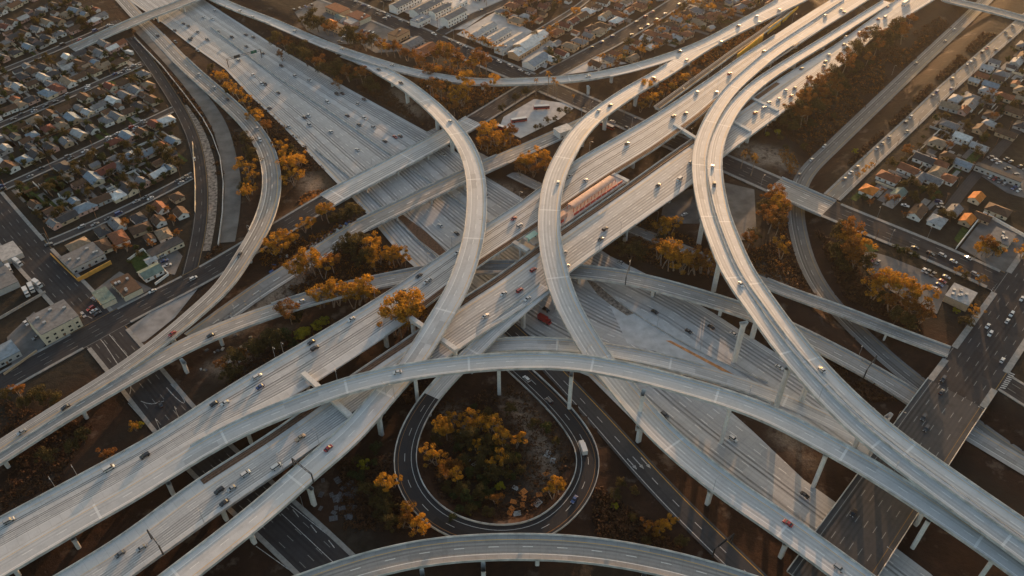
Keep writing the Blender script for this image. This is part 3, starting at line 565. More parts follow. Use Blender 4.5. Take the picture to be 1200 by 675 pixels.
for k, lb in (('cottage_street', 'narrow residential street nearest the arterial road on the left'), ('maple_street', 'second residential street among the left-hand houses'), ('elm_street', 'third residential street among the left-hand houses'), ('far_street', 'farthest residential street among the left-hand houses'), ('court_street', 'short pale street between the apartment blocks and sheds'), ('north_street', 'little street among the houses at the top'), ('alley', 'back alley behind the right-hand houses')):
    grade(k, 'residential_street', lb, M['lane'], 2, .3, .3, walk=(1.3 if 'alley' not in k else 0))

# the freeway at grade, one sheet with lane coordinates from its own axis
def freeway_sheet():
    P3 = [Vector((p[0], p[1], 0)) for p in FWP]
    bm = bmesh.new(); vs = [bm.verts.new(p) for p in P3]; bm.faces.new(vs)
    for k in range(46):                                          # slice so that lane coordinates interpolate well
        pt = Vector((*(EA + ed * (k * 22.0 - 120)), 0)); bmesh.ops.bisect_plane(bm, geom=bm.verts[:] + bm.edges[:] + bm.faces[:], plane_co=pt, plane_no=Vector((ed[0], ed[1], 0)))
    for k in range(22):
        pt = Vector((*(EA + en * (k * 9.0 - 150)), 0)); bmesh.ops.bisect_plane(bm, geom=bm.verts[:] + bm.edges[:] + bm.faces[:], plane_co=pt, plane_no=Vector((en[0], en[1], 0)))
    bmesh.ops.triangulate(bm, faces=bm.faces[:])
    m = bpy.data.meshes.new('freeway'); bm.to_mesh(m); bm.free(); m.materials.append(M['fwy'])
    # lane number from the traced edges, measured across the axis
    Wp, Ep = resample([at(x, y) for x, y in FW_W], 3, 6), resample([at(x, y) for x, y in reversed(FW_E)], 3, 6)
    aW, oW = (Wp[:, :2] - EA) @ ed, (Wp[:, :2] - EA) @ en; aE, oE = (Ep[:, :2] - EA) @ ed, (Ep[:, :2] - EA) @ en
    iw = np.argsort(aW); ie = np.argsort(aE)
    A = m.uv_layers.new(name='lane'); B = m.uv_layers.new(name='lane2'); NL = 19
    for l in m.loops:
        p = np.array(m.vertices[l.vertex_index].co[:2]) - EA; a, o = p @ ed, p @ en
        w, e = np.interp(a, aW[iw], oW[iw]), np.interp(a, aE[ie], oE[ie]); f = (o - w) / (e - w)
        u = f * NL - .6; A.data[l.index].uv = (u, a); B.data[l.index].uv = (NL - 1.2 - u, 0)
    return tag(ob('freeway', m), 'broad many-lane concrete freeway in the cutting from upper left to lower right', 'freeway', kind='structure')
FREEWAY = freeway_sheet()
def ground_line(parent, name, pts, w, mat, z=.02, h=None):
    """painted line or low barrier along traced points"""
    C = resample([at(*p) for p in pts], 4, 3); T, N = frame(C); v = []; f = []
    if h is None:
        for c, n in zip(C, N): v += [(c[0]+n[0]*w/2, c[1]+n[1]*w/2, c[2]+z), (c[0]-n[0]*w/2, c[1]-n[1]*w/2, c[2]+z)]
        f = [(2*i, 2*i+1, 2*i+3, 2*i+2) for i in range(len(C)-1)]
    else:
        for c, n in zip(C, N):
            for o, hh in ((w/2, 0), (w/4, h), (-w/4, h), (-w/2, 0)): v.append((c[0]+n[0]*o, c[1]+n[1]*o, c[2]+z+hh))
        f = [(4*i+j, 4*i+j+1, 4*i+j+5, 4*i+j+4) for i in range(len(C)-1) for j in range(3)]
        f += [(0,1,2,3), tuple(4*(len(C)-1)+j for j in (3,2,1,0))]
    return ob(name, me(name, v, f, mat), parent)
def poly_sheet(name, pts, z, mat, parent=None):
    p = [at(x, y, z) for x, y in pts]; bm = bmesh.new(); bm.faces.new([bm.verts.new(q) for q in p]); bmesh.ops.triangulate(bm, faces=bm.faces[:])
    bmesh.ops.recalc_face_normals(bm, faces=bm.faces[:])
    if bm.faces[0].normal.z < 0: bmesh.ops.reverse_faces(bm, faces=bm.faces[:])
    m = bpy.data.meshes.new(name); bm.to_mesh(m); bm.free(); m.materials.append(mat); return ob(name, m, parent)
for i_, (nm, poly, z, mt, lb) in enumerate(PADS): tag(poly_sheet(nm, poly, z - .06 - .004*i_ + (.12 if mt == 'grass' else 0), M[mt]), lb, nm.replace('_', ' '), kind='structure')
ground_line(FREEWAY, 'median_barrier', [(247,32,.0),(320,87,.0),(392,135,0),(458,182,0),(520,224,0),(600,282,0),(660,322,0)], .7, M['conc'], 0, .9)
ground_line(FREEWAY, 'median_barrier', [(700,333,0),(740,365,0),(800,402,0),(852,428,0),(900,448,0)], .6, M['conc'], 0, .9)
ground_line(FREEWAY, 'median_barrier', [(370,176,0),(420,217,0),(470,264,0),(505,296,0),(530,318,0)], .6, M['conc'], 0, .9)
poly_sheet('median_soil', [(462,250),(470,250),(500,272),(524,296),(518,302),(490,280)], .012, M['ballast'], FREEWAY)
poly_sheet('median_soil', [(686,326),(700,333),(722,352),(744,367),(735,370),(715,357),(700,345)], .012, M['rubble'], FREEWAY)
poly_sheet('orange_gore_stripe', [(780,399),(786,399),(845,430),(862,440),(855,440),(838,430)], .012, plain('worn_orange_paint', (.55,.25,.10), .8, .2, .35, .5), FREEWAY)
poly_sheet('bare_slab', [(712,352),(738,360),(790,388),(845,422),(870,440),(828,430),(770,412),(735,402)], .006, plain('bare_concrete', (.46,.465,.47), .8, .25, .18, .2), FREEWAY)
# light-rail tracks beside both carriageways
def track(key, sd, t, ins, label):
    r = ROADS[key]; a, b = rng(r, t); v = []
    root = tag(ob('railway_track', profile_mesh('railway_track', r, a, b, [(sd,ins,.03),(sd,ins,.16),(sd,ins+3.4,.16),(sd,ins+3.4,.03)], M['ballast'])), label, 'railway track')
    for o in (.95, 2.4): ob('rail', profile_mesh('rail', r, a, b, [(sd,ins+o,.15),(sd,ins+o,.36),(sd,ins+o+.12,.36),(sd,ins+o+.12,.15)], M['rail']), root)
track('north', -1, (.275,.80), .7, 'brown ballasted railway track along the inner edge of the upper carriageway')
track('south', 1, (.08,.66), .7, 'brown ballasted railway track along the inner edge of the lower carriageway')

# ------------------------------------------------------------------ columns and straddle bents
def column(key, x, y, w=2.7, d=1.9, flare=True, depth=2.0, top=None):
    r = ROADS[key]; i, _ = station_of(r, x, y); T = r.T[i]; zt = (r.C[i][2] - depth + .05) if top is None else top; zb = gz(x, y) - .4
    if zt - zb < 2.0: return
    m = MB(); h = zt - zb; fl = min(3.0, h * .3) if flare else 0
    secs = [(0, 1), (h - fl, 1), (h, 1.75 if flare else 1)]
    for z, k in secs:
        n = len(m.v); a, b = d / 2, w / 2 * k; c = .35
        for p, q in ((-a, -b+c), (-a+c, -b), (a-c, -b), (a, -b+c), (a, b-c), (a-c, b), (-a+c, b), (-a, b-c)): m.v.append((x + T[0]*p - T[1]*q, y + T[1]*p + T[0]*q, zb + z))
    for s_ in range(len(secs)-1):
        for j in range(8): m.f.append((s_*8+j, s_*8+(j+1) % 8, s_*8+8+(j+1) % 8, s_*8+8+j)); m.mi.append(0)
    ob('column', m.mesh('column', M['column']), THING[key])
PLACED = []
def col_px(key, lst, **k):
    for x, y in lst:
        p = on_ground(x, y); column(key, p[0], p[1], **k); PLACED.append((key, p[0], p[1]))
col_px('ramp_top', [(667,478),(953,570),(1070,641),(845,518),(585,461),(747,503),(490,474),(203,579),(294,518),(92,641)])
col_px('ramp_inner', [(818.7,286),(836,341),(860,424),(909,478),(1001,525)])
col_px('ramp_outer', [(939,470),(1021,531)])
col_px('ramp_long', [(748,517),(829,590),(744,124),(708,152),(915,652)])
col_px('ramp_arch', [(368,591),(447,509),(513,152),(478,120)])
col_px('ramp_bottom', [(497,688),(567,680),(752,688)])
col_px('ramp_cross', [(219,436)]); col_px('ramp_north_east', [(689,110)])
def auto_columns(key, spacing, t=(0,1), wide=False, **k):
    r = ROADS[key]; a, b = rng(r, t); nxt = r.s[a] + spacing * .5
    for i in range(a, b):
        if r.s[i] < nxt: continue
        offs = (0.0,) if not wide else (r.dl[i] * .55, -r.dr[i] * .55)
        ok = True; pts = []
        for o in offs:
            x, y = r.C[i][0] + r.N[i][0]*o, r.C[i][1] + r.N[i][1]*o
            if any(kk == key and math.hypot(x-px, y-py) < spacing * .55 for kk, px, py in PLACED) and not wide: ok = False
            for k2, r2 in ROADS.items():
                if k2 == key or k2.endswith('_span'): continue
                j, d = station_of(r2, x, y)
                if d < max(r2.dl[j], r2.dr[j]) + 1.2 and r2.C[j][2] < r.C[i][2] - 1.0: ok = False
            pts.append((x, y))
        if not ok: continue
        for x, y in pts: column(key, x, y, **k); PLACED.append((key, x, y))
        nxt = r.s[i] + spacing
for key, sp in (('ramp_top', 44), ('ramp_long', 46), ('ramp_arch', 44), ('ramp_inner', 46), ('ramp_outer', 46), ('ramp_bottom', 44), ('ramp_west', 40), ('ramp_cross', 40), ('ramp_north_east', 44), ('ramp_loop', 34), ('ramp_gore', 36)): auto_columns(key, sp)
auto_columns('north', 42, wide=True); auto_columns('south', 42, wide=True)
for key in ('bridge_street_span', 'arterial_span', 'busway_span', 'west_overpass', 'frontage_ramp_span'): auto_columns(key, 26, t=(.1,.9), wide=True, w=1.4, d=1.2, flare=False, depth=1.7)
def bent(key, a, b, zt, cols=(1, 1), w=2.6, h=2.4):
    """straddle bent: a cap beam between two photo points at height zt, with a column under each end"""
    A, B = at(*a, zt), at(*b, zt); m = MB(); m.bar(A - [0,0,h/2], B - [0,0,h/2], w, h)
    ob('bent_cap', m.mesh('bent_cap', M['column']), THING[key])
    d = (B - A) / np.linalg.norm(B - A)
    for q, on in ((A + d*1.3, cols[0]), (B - d*1.3, cols[1])):
        if on: column(key, q[0], q[1], w=2.2, d=1.9, flare=False, top=zt - h + .05)
bent('ramp_inner', (790,145), (846,180), 17.4, (1, 1)); bent('ramp_outer', (836,129), (880,153), 16.4, (0, 1)); bent('ramp_outer', (866,107), (912,129), 15.2, (0, 1))
bent('ramp_arch', (481,371), (535,409), 19.0); bent('ramp_top', (355,436), (411,487), 16.6)

# ------------------------------------------------------------------ Rail station between the carriageways
def zr(key, p): r = ROADS[key]; i, _ = station_of(r, p[0], p[1]); return r.C[i][2]
stn = empty('rail_station', (0,0,0)); tag(stn, 'rail station platform with long pink barrel canopy between the two carriageways', 'station')
PA, PB = at(606,292,16.9), at(728,208,16.9); sdv = (PB - PA)[:2]; SL = np.linalg.norm(sdv); sdv /= SL; snv = np.array([-sdv[1], sdv[0]])
def sp(a, o, z): return (PA[0] + sdv[0]*a + snv[0]*o, PA[1] + sdv[1]*a + snv[1]*o, 16.9 + z)
def sbox(m, a0, a1, o0, o1, z0, z1):
    n = len(m.v); m.v += [sp(a, o, z) for z in (z0, z1) for o in (o0, o1) for a in (a0, a1)]
    for q in ((0,2,3,1),(4,5,7,6),(0,1,5,4),(1,3,7,5),(3,2,6,7),(2,0,4,6)): m.f.append(tuple(n+i for i in q)); m.mi.append(m.m)
M['platform'] = plain('platform_paving', (.52,.42,.36), .8, .25, .15, .6)
M['canopy'] = plain('pink_metal_canopy', (.52,.31,.24), .6, .4, .22, .25)
M['stationred'] = plain('red_enamel', (.45,.05,.03), .5, .5, .15)
M['teal'] = plain('teal_canopy', (.25,.46,.40), .5, .4, .1)
m = MB(); sbox(m, .10*SL, SL, -5.2, 5.2, -1.4, .05); ob('platform', m.mesh('platform', M['platform']), stn)
m = MB(); K = 10                                                     # barrel roof
for i in range(2):
    a = (.50, .92)[i] * SL
    for j in range(K + 1): t = math.pi * (j / K); m.v.append(sp(a, 1.4 + 2.9*math.cos(t), 3.3 + .9*math.sin(t)))
m.f = [(j, j+1, K+2+j, K+1+j) for j in range(K)]; m.mi = [0]*K
n0 = len(m.v); m.v += [(x, y, z-.25) for x, y, z in m.v]; m.f += [(n0+j+1, n0+j, n0+K+1+j, n0+K+2+j) for j in range(K)] + [tuple(range(K, -1, -1)) + tuple(n0 + j for j in range(K+1)), tuple(K+1+j for j in range(K+1)) + tuple(n0+K+1+j for j in range(K, -1, -1))]
ob('canopy', me('canopy', m.v, m.f, M['canopy'], False), stn)
cm = MB(); cm.box(-.12,.12,-.12,.12,0,3.4); colm = cm.mesh('post', M['stationred'])
for i in range(13):
    for o in (-1.2, 3.9): q = sp((.50 + .035*i)*SL, o, 0); ob('post', colm, stn, q, math.atan2(sdv[1], sdv[0]))
bm_ = MB(); bm_.box(-2.2,2.2,-.28,.28,0,1.3); bench = bm_.mesh('bench', M['stationred'])
for i in range(9): ob('bench', bench, stn, sp((.50 + .055*i)*SL, -3.6, .05), math.atan2(sdv[1], sdv[0]))
for i in range(4): ob('bench', bench, stn, sp((.22 + .05*i)*SL, -2.6, .05), math.atan2(sdv[1], sdv[0]))
for q_ in (-5.35, 5.1): m = MB(); sbox(m, .10*SL, SL, q_, q_+.25, .05, .5); ob('platform_edge', m.mesh('platform_edge', M['conc']), stn)
for q_ in (.02, .98): m = MB(); sbox(m, q_*SL, (q_+.03)*SL, -6, 6.2, -1.6, .55); ob('end_beam', m.mesh('end_beam', M['conc']), stn)
m = MB(); sbox(m, .09*SL, .17*SL, -2, 2, 2.8, 3.1); sbox(m, .095*SL, .105*SL, -.3, .3, 0, 2.8); sbox(m, .155*SL, .165*SL, -.3, .3, 0, 2.8); ob('stair_roof', m.mesh('stair_roof', M['teal']), stn)
m = MB(); sbox(m, .36*SL, .44*SL, -1.4, 2.2, .05, 3.2); ob('lift_tower', m.mesh('lift_tower', M['canopy']), stn)
cm = MB(); cm.box(-.7,.7,-.7,.7,-17.2,-1.4); spier = cm.mesh('pier', M['column'])
for f_ in (.03, .35, .65, .99): ob('pier', spier, stn, sp(f_*SL, 0, 0), math.atan2(sdv[1], sdv[0]))

# ------------------------------------------------------------------ vehicles
def car_bodies(kind):
    """body, glass, wheel and lamp meshes of one kind of vehicle; x forward, wheels on z=0"""
    if kind == 'sedan': Lh, Wd, zb, prof, cab, ch = 4.6, 1.8, .28, [(-2.3,.55),(-2.28,.92),(-1.55,1.0),(.95,.98),(2.0,.82),(2.3,.62),(2.32,.45)], (-1.75,-1.05,.35,1.1), 1.45
    elif kind == 'suv': Lh, Wd, zb, prof, cab, ch = 4.8, 1.92, .34, [(-2.4,.6),(-2.38,1.1),(-1.6,1.12),(1.0,1.08),(2.05,.98),(2.38,.75),(2.4,.5)], (-2.3,-2.05,.5,1.2), 1.75
    elif kind == 'van': Lh, Wd, zb, prof, cab, ch = 5.3, 2.0, .36, [(-2.65,.6),(-2.64,1.25),(-1.6,1.25),(1.6,1.2),(2.3,1.02),(2.62,.8),(2.65,.5)], (-2.6,-2.45,1.2,1.95), 2.15
    else: Lh, Wd, zb, prof, cab, ch = 5.4, 1.95, .4, [(-2.7,.6),(-2.68,1.08),(-1.6,1.08),(1.2,1.08),(2.3,1.0),(2.68,.8),(2.7,.5)], (-.7,-.45,.75,1.35), 1.8
    b = MB(); h = Wd / 2; pts = [(prof[-1][0], zb), (prof[0][0], zb)] + prof; n = len(pts)
    for sgn in (-1, 1):
        for x, z in pts: b.v.append((x, sgn * h * (1 - .07 * (abs(x) / (Lh/2))**3), z))
    b.f = [tuple(range(n-1, -1, -1)), tuple(n + i for i in range(n))] + [(i, (i+1) % n, n + (i+1) % n, n + i) for i in range(n)]; b.mi = [0] * len(b.f)
    x0, x1, x2, x3 = cab; zs = prof[2][1] - .02; rb = h * .78; n = len(b.v)                       # roof panel, body coloured
    b.v += [(x1, -rb, ch), (x1, rb, ch), (x2, -rb, ch), (x2, rb, ch), (x1, -rb, ch-.1), (x1, rb, ch-.1), (x2, -rb, ch-.1), (x2, rb, ch-.1)]
    for q in ((0,2,3,1),(4,5,7,6),(0,1,5,4),(2,6,7,3),(0,4,6,2),(1,3,7,5)): b.f.append(tuple(n+i for i in q)); b.mi.append(0)
    if kind == 'van':                                              # solid load-space sides
        b.box(-2.4, .4, -rb-.04, rb+.04, zs, ch-.02)
    g = MB(); n = 0; lo = h * .93
    g.v = [(x0,-lo,zs),(x0,lo,zs),(x3,-lo,zs),(x3,lo,zs),(x1,-rb+.02,ch-.06),(x1,rb-.02,ch-.06),(x2,-rb+.02,ch-.06),(x2,rb-.02,ch-.06)]
    g.f = [(0,4,5,1),(2,3,7,6),(0,2,6,4),(1,5,7,3),(4,6,7,5)]; g.mi = [0]*5
    w = MB()
    for j in range(10): a = 2*math.pi*j/10; w.v += [(.34*math.cos(a), -.12, .34*math.sin(a)), (.34*math.cos(a), .12, .34*math.sin(a))]
    w.f = [(2*j, 2*((j+1) % 10), 2*((j+1) % 10)+1, 2*j+1) for j in range(10)] + [tuple(2*j for j in range(9,-1,-1)), tuple(2*j+1 for j in range(10))]; w.mi = [0]*12
    hl = MB(); hl.box(prof[-1][0]-.14, prof[-1][0]+.02, -.22, .22, zb+.3, zb+.48)
    tl = MB(); tl.box(prof[0][0]-.02, prof[0][0]+.1, -.2, .2, zb+.42, zb+.6)
    return dict(body=b, glass=g.mesh('windows', M['glass']), wheel=w.mesh('wheel', M['tyre']), head=hl.mesh('headlight', M['lamp']), tail=tl.mesh('tail_light', M['tail']), Lh=Lh, Wd=Wd, zb=zb)
KIND = {k: car_bodies(k) for k in ('sedan', 'suv', 'van', 'pickup')}; BODY = {}
CARS = []
def car(p, yaw, colour, kind='sedan', place='', pitch=0.0, group=None, px=(0,0)):
    K = KIND[kind]; key = (kind, colour)
    if key not in BODY: BODY[key] = K['body'].mesh('car', M['car_' + colour])
    root = ob({'sedan': 'car', 'suv': 'car', 'van': 'van', 'pickup': 'pickup_truck'}[kind], BODY[key], None, tuple(p)); root.rotation_euler = (0, -pitch, yaw)
    ob('windows', K['glass'], root)
    for sx in (-.3, .3):
        for sy in (-1, 1): ob('wheel', K['wheel'], root, (sx * K['Lh'], sy * (K['Wd']/2 - .1), .34))
    for sy in (-1, 1):
        ob('headlight', K['head'], root, (0, sy * K['Wd'] * .33, 0)); ob('tail_light', K['tail'], root, (0, sy * K['Wd'] * .33, 0))
    root['group'] = group or 'traffic on the roads'; root['category'] = {'van': 'van', 'pickup': 'pickup truck'}.get(kind, 'car')
    CARS.append((root, colour, {'sedan': 'car', 'suv': 'tall car', 'van': 'van', 'pickup': 'pickup'}[kind], place, px)); return root
def on_road(key, x, y):
    r = ROADS[key]; z = r.C[len(r.C)//2][2]
    for _ in range(6):
        p = at(x, y, z); i, _d = station_of(r, p[0], p[1]); z = r.C[i][2]
    j = min(i+1, len(r.C)-1); k = max(i-1, 0); pitch = math.atan2(r.C[j][2]-r.C[k][2], max(.1, np.linalg.norm(r.C[j][:2]-r.C[k][:2])))
    return np.array([p[0], p[1], z + .02]), math.atan2(r.T[i][1], r.T[i][0]), pitch
PLACE = {'north': 'on the upper elevated carriageway', 'south': 'on the lower elevated carriageway', 'ramp_top': 'on the topmost flyover', 'ramp_long': 'on the long curving flyover', 'ramp_arch': 'on the arching flyover',
         'ramp_north_east': 'on the low upper flyover', 'ramp_inner': 'on the inner twin flyover', 'ramp_outer': 'on the outer twin flyover', 'ramp_west': 'on the left-hand curved ramp', 'ramp_cross': 'on the low crossing ramp', 'ramp_loop': 'on the black loop ramp',
         'collector': 'on the asphalt slip road beside the loop', 'trench_road': 'on the sunken road at right', 'boulevard': 'on the long boulevard', 'bridge_street': 'on the wide avenue at right', 'arterial': 'on the arterial road at left',
         'west_street': 'on the wide avenue at left', 'side_street': 'along the residential side street', 'freeway': 'on the broad freeway', 'curved_road': 'on the dark curved road'}
CODE = {'w': 'white', 'd': 'black', 's': 'silver', 'g': 'grey', 'r': 'red', 'b': 'blue', 't': 'tan', 'o': 'orange'}
TRAFFIC = {
 'freeway': '272,44,d 289,55,d 308,63,d 311,99,d 297,89,w 307,99,w 249,23,w 239,21,w 221,31,d 205,36,d 223,47,d 224,45,d 288,41,d 297,44,d 280,71,s 331,70,w 330,78,d 363,95,w 401,110,d 395,111,d 427,117,d 420,122,s 326,109,d 384,120,w 407,136,d 421,147,d 427,139,w 451,166,d 463,161,r 469,160,d 357,138,d 362,136,w 363,147,s 388,155,w 419,176,w 316,127,d 339,149,w 252,13,w 520,182,w 516,265,w 535,274,d 727,308,w 640,364,d 767,366,d 807,389,d 833,384,d 859,392,w 913,431,w 766,343,w 779,487,d 943,581,d 859,515,w 206,50,d 232,60,s 346,90,s 438,150,s 570,230,s 590,262,d 232,38,g 215,28,d 256,37,s 243,47,g',
 'ramp_west': '234,88,w 252,103,w 267,117,d 302,151,w 305,165,w 185,42,d 281,299,d 202,392,r',
 'ramp_north_east': '263,8,w 282,14,w 297,21,w 346,37,w 401,58,w 460,77,w 689,90,w 796,61,d',
 'ramp_arch': '444,82,d 470,98,d 528,143,w 385,526,r',
 'ramp_long': '765,92,w 804,72,w 844,50,w 865,31,d 889,27,w 886,20,w 913,12,w 715,124,d 701,131,w 654,215,w 923,614,r 983,667,s',
 'north': '735,169,d 789,137,d 803,134,d 816,109,w 839,109,w 855,87,r 895,61,d 967,19,w 985,12,w 989,15,d 536,297,w 491,324,d 502,329,w 472,342,d 602,257,r 609,265,w 668,207,w 686,212,w 365,402,d 369,409,d 412,375,w 305,454,b 302,442,w 500,331,w 300,443,s 251,474,d 264,473,w 128,550,w:van 170,535,d:suv 11,611,s',
 'south': '939,81,d 971,65,w 967,73,d 965,78,d 948,92,d 991,44,w 989,53,d 992,55,w 1007,39,r 1013,39,d 1017,33,w 1029,23,r 1037,21,w:van 1040,9,r 1004,57,r 920,107,w 931,104,d 912,117,w 901,121,w 927,113,r 609,341,r 590,345,w 771,218,d 796,211,w:van 709,269,d 704,281,d 661,297,s 664,313,s 625,317,r 809,191,w 618,351,w 569,371,w 416,485,d 352,514,t:pickup 324,548,w:van 288,556,w 257,576,d:suv 272,573,s 263,590,d 141,650,g 166,643,s 885,133,o 895,127,w',
 'ramp_top': '466,437,w', 'ramp_inner': '868,334,w', 'ramp_outer': '835,196,w 837,217,d 963,434,w',
 'ramp_cross': '353,354,w 247,394,d 77,478,d 26,507,s', 'ramp_loop': '617,445,w 643,471,d 673,586,b',
 'trench_road': '966,172,w 951,188,w 1118,35,w 1073,75,d 1107,49,d 936,206,d',
 'bridge_street': '1105,445,d 1103,460,d 1082,490,d 1085,503,d:suv 1157,383,w 1160,392,w 1180,377,w 1185,369,w 1174,423,w 1197,351,w 1000,602,d',
 'boulevard': '545,55,w 538,52,w 433,9,w 443,17,d 598,78,s 610,83,w 618,87,w 1117,307,w 1104,300,s 1142,322,s 1072,291,d 1090,298,d 735,151,d 718,143,w 555,62,s 570,66,w 575,70,s 585,73,w',
 'arterial': '227,327,w 179,342,w', 'west_street': '188,475,d 98,370,s', 'curved_road': '228,187,w'}
for key, txt in TRAFFIC.items():
    for tok in txt.split():
        a = tok.split(':'); x, y, c = a[0].split(','); x, y = float(x), float(y); kind = a[1] if len(a) > 1 else ('suv' if (int(x) * 7 + int(y)) % 4 == 0 else 'sedan')
        if key == 'freeway':
            p = at(x, y, .03); yaw = math.atan2(ed[1], ed[0]); pit = 0
            near_l = 15 if x < 480 else 0
            # lanes fan out towards the camera: follow the edge on whichever side is closer
            Wd = resample([at(*q) for q in FW_W], 4, 6); Ed = resample([at(*q) for q in reversed(FW_E)], 4, 6)
            iW = np.argmin(np.hypot(Wd[:, 0]-p[0], Wd[:, 1]-p[1])); iE = np.argmin(np.hypot(Ed[:, 0]-p[0], Ed[:, 1]-p[1]))
            tw = Wd[min(iW+3, len(Wd)-1)] - Wd[max(iW-3, 0)]; te = Ed[min(iE+3, len(Ed)-1)] - Ed[max(iE-3, 0)]
            dw, de = np.hypot(*(Wd[iW]-p)[:2]), np.hypot(*(Ed[iE]-p)[:2]); f = dw / (dw + de); t = tw[:2]/np.linalg.norm(tw[:2]) * (1-f) + te[:2]/np.linalg.norm(te[:2]) * f
            yaw = math.atan2(t[1], t[0])
        else: p, yaw, pit = on_road(key, x, y)
        if key == 'boulevard': p[2] += 0.0
        car(p, yaw + (math.pi if (int(x) + int(y)) % 2 else 0), CODE[c], kind, PLACE[key], pit if not (int(x) + int(y)) % 2 else -pit, px=(x, y))
# parked cars along kerbs: road, start fraction, end fraction, side, count
def parked(key, t0, t1, side, n, off, place, occupancy=.85):
    r = ROADS[key]
    for k in range(n):
        if random.random() > occupancy: continue
        f = t0 + (t1 - t0) * (k + random.uniform(-.15, .15)) / max(1, n - 1); i = min(len(r.C)-2, max(1, int(f * (len(r.C)-1)))); fr = f * (len(r.C)-1) - i
        o = (r.dl[i] - off) if side > 0 else -(r.dr[i] - off)
        c = r.C[i] * (1-fr) + r.C[i+1] * fr
        p = (c[0] + r.N[i][0]*o, c[1] + r.N[i][1]*o, c[2] + .02)
        car(p, math.atan2(r.T[i][1], r.T[i][0]) + (math.pi if random.random() < .3 else 0), random.choice(['white','grey','black','silver','grey','grey','black','black','red','tan','blue']), random.choice(['sedan','sedan','suv','pickup','van'] if random.random() < .5 else ['sedan','suv']), place, group='parked cars')
parked('side_street', .06, .60, 1, 24, 2.9, 'parked on the far kerb of the side street', .5)
parked('side_street', .62, .98, 1, 12, 2.9, 'parked on the far kerb of the side street', .5)
parked('side_street', .12, .9, -1, 12, 2.9, 'parked on the near kerb of the side street', .4)
for k, nm in (('cottage_street', 'first'), ('maple_street', 'second'), ('elm_street', 'third'), ('far_street', 'farthest')):
    for sd in (1, -1): parked(k, .05, .95, sd, 14 if k != 'far_street' else 8, 2.4, f'parked along the {nm} street of left-hand houses', .5)
parked('boulevard', .02, .40, 1, 26, 4.2, 'parked along the upper boulevard kerb', .55)
parked('arterial', .74, .95, -1, 12, 3.0, 'parked on the street among the top houses', .5); parked('arterial', .74, .95, 1, 12, 3.0, 'parked on the street among the top houses', .5)
parked('court_street', .1, .9, 1, 7, 2.6, 'parked on the short pale street', .6)
def lot(x, y, yaw_key, n, step, place, z=6.5, cols=('white','black','silver','grey','red','blue')):
    """a row of cars standing side by side in a car park; x, y are the photo points of both row ends"""
    A, B = at(*x, z), at(*y, z); d = (B - A)[:2]; ang = math.atan2(d[1], d[0]) + math.pi/2
    for k in range(n):
        if random.random() < step: continue
        p = A + (B - A) * (k + .2*random.random()) / max(1, n-1); car((p[0], p[1], z + .02), ang + (math.pi if random.random() < .5 else 0), random.choice(cols), random.choice(['sedan','suv','sedan','pickup']), place, group='parked cars')
lot((1150,178),(1190,205),0,9,.25,'in the car park beyond the alley'); lot((1160,208),(1198,226),0,8,.3,'in the car park beyond the alley'); lot((1172,184),(1200,198),0,6,.3,'in the car park beyond the alley')
lot((1095,340),(1108,326),0,4,.0,'in the car park beside the drive-in'); lot((1076,314),(1092,322),0,4,.3,'in the car park beside the boulevard hedge'); lot((1012,300),(1028,308),0,4,.2,'in the car park under the rust-coloured trees')
lot((398,50),(408,42),0,3,.2,'in the wedge-shaped car park',6.54); lot((366,6),(345,12),0,4,.2,'in the car park at the top edge'); lot((418,34),(436,40),0,5,.2,'in the shops car park'); lot((442,28),(455,20),0,4,.3,'in the shops car park')
lot((30,380),(42,374),0,3,.0,'in the car park behind the cream corner building',.14); lot((44,396),(52,406),0,3,.2,'in the car park behind the cream corner building',.14)
lot((190,300),(196,312),0,3,.0,'in the small yard by the curved road',.14); lot((110,352),(122,344),0,4,.0,'in the repair yard by the mustard wall',.14); lot((106,362),(114,368),0,3,.0,'in the repair yard by the mustard wall',.14)
lot((1064,236),(1058,246),0,3,.2,'on a driveway between right-hand houses',gz(*at(1064,240,6.3)[:2])); lot((1099,236),(1102,244),0,3,.0,'in the court behind the brown roofed house',gz(*at(1100,240,6.3)[:2]))
car(at(802,252,6.52), .6, 'white', 'sedan', 'alone in the station car park', px=(802,252)); car(at(1134,303,6.52), 2.2, 'white', 'sedan', 'near the flat grey corner building', px=(1134,303))

# lorries and buses
def lorry(p, yaw, label, col, cab='white', L=12.0, name='lorry', pitch=0.0):
    root = empty(name, tuple(p), yaw); root.rotation_euler = (0, -pitch, yaw); tag(root, label, 'lorry')
    m = MB(); m.box(-L/2, L/2-2.6, -1.25, 1.25, .95, 3.9); ob('trailer', m.mesh('trailer', col), root)
    m = MB(); m.box(L/2-2.3, L/2, -1.2, 1.2, .6, 1.75); m.v += []; m.box(L/2-2.3, L/2-.5, -1.15, 1.15, 1.75, 3.0); ob('cab', m.mesh('cab', M['car_' + cab]), root)
    m = MB(); m.box(L/2-.5, L/2-.42, -1.05, 1.05, 1.85, 2.8); ob('windscreen', m.mesh('windscreen', M['glass']), root)
    m = MB(); m.box(-L/2+.2, L/2-.3, -.5, .5, .6, .95); ob('chassis', m.mesh('chassis', M['darkmetal']), root)
    for x in (-L/2+1.0, -L/2+2.3, L/2-1.4):
        for y in (-1.05, 1.05): w = ob('wheel', KIND['van']['wheel'], root, (x, y, .5)); w.scale = (1.45, 1.6, 1.45)
    return root
p, yaw, pit = on_road('south', 1061, 5); lorry(p, yaw, 'long white lorry at the top right end of the lower carriageway', M['car_white'], L=13)
p, yaw, pit = on_road('ramp_loop', 683, 527); lorry(p, yaw, 'white box lorry on the right side of the black loop ramp', M['car_white'], L=8.0, name='box_lorry')
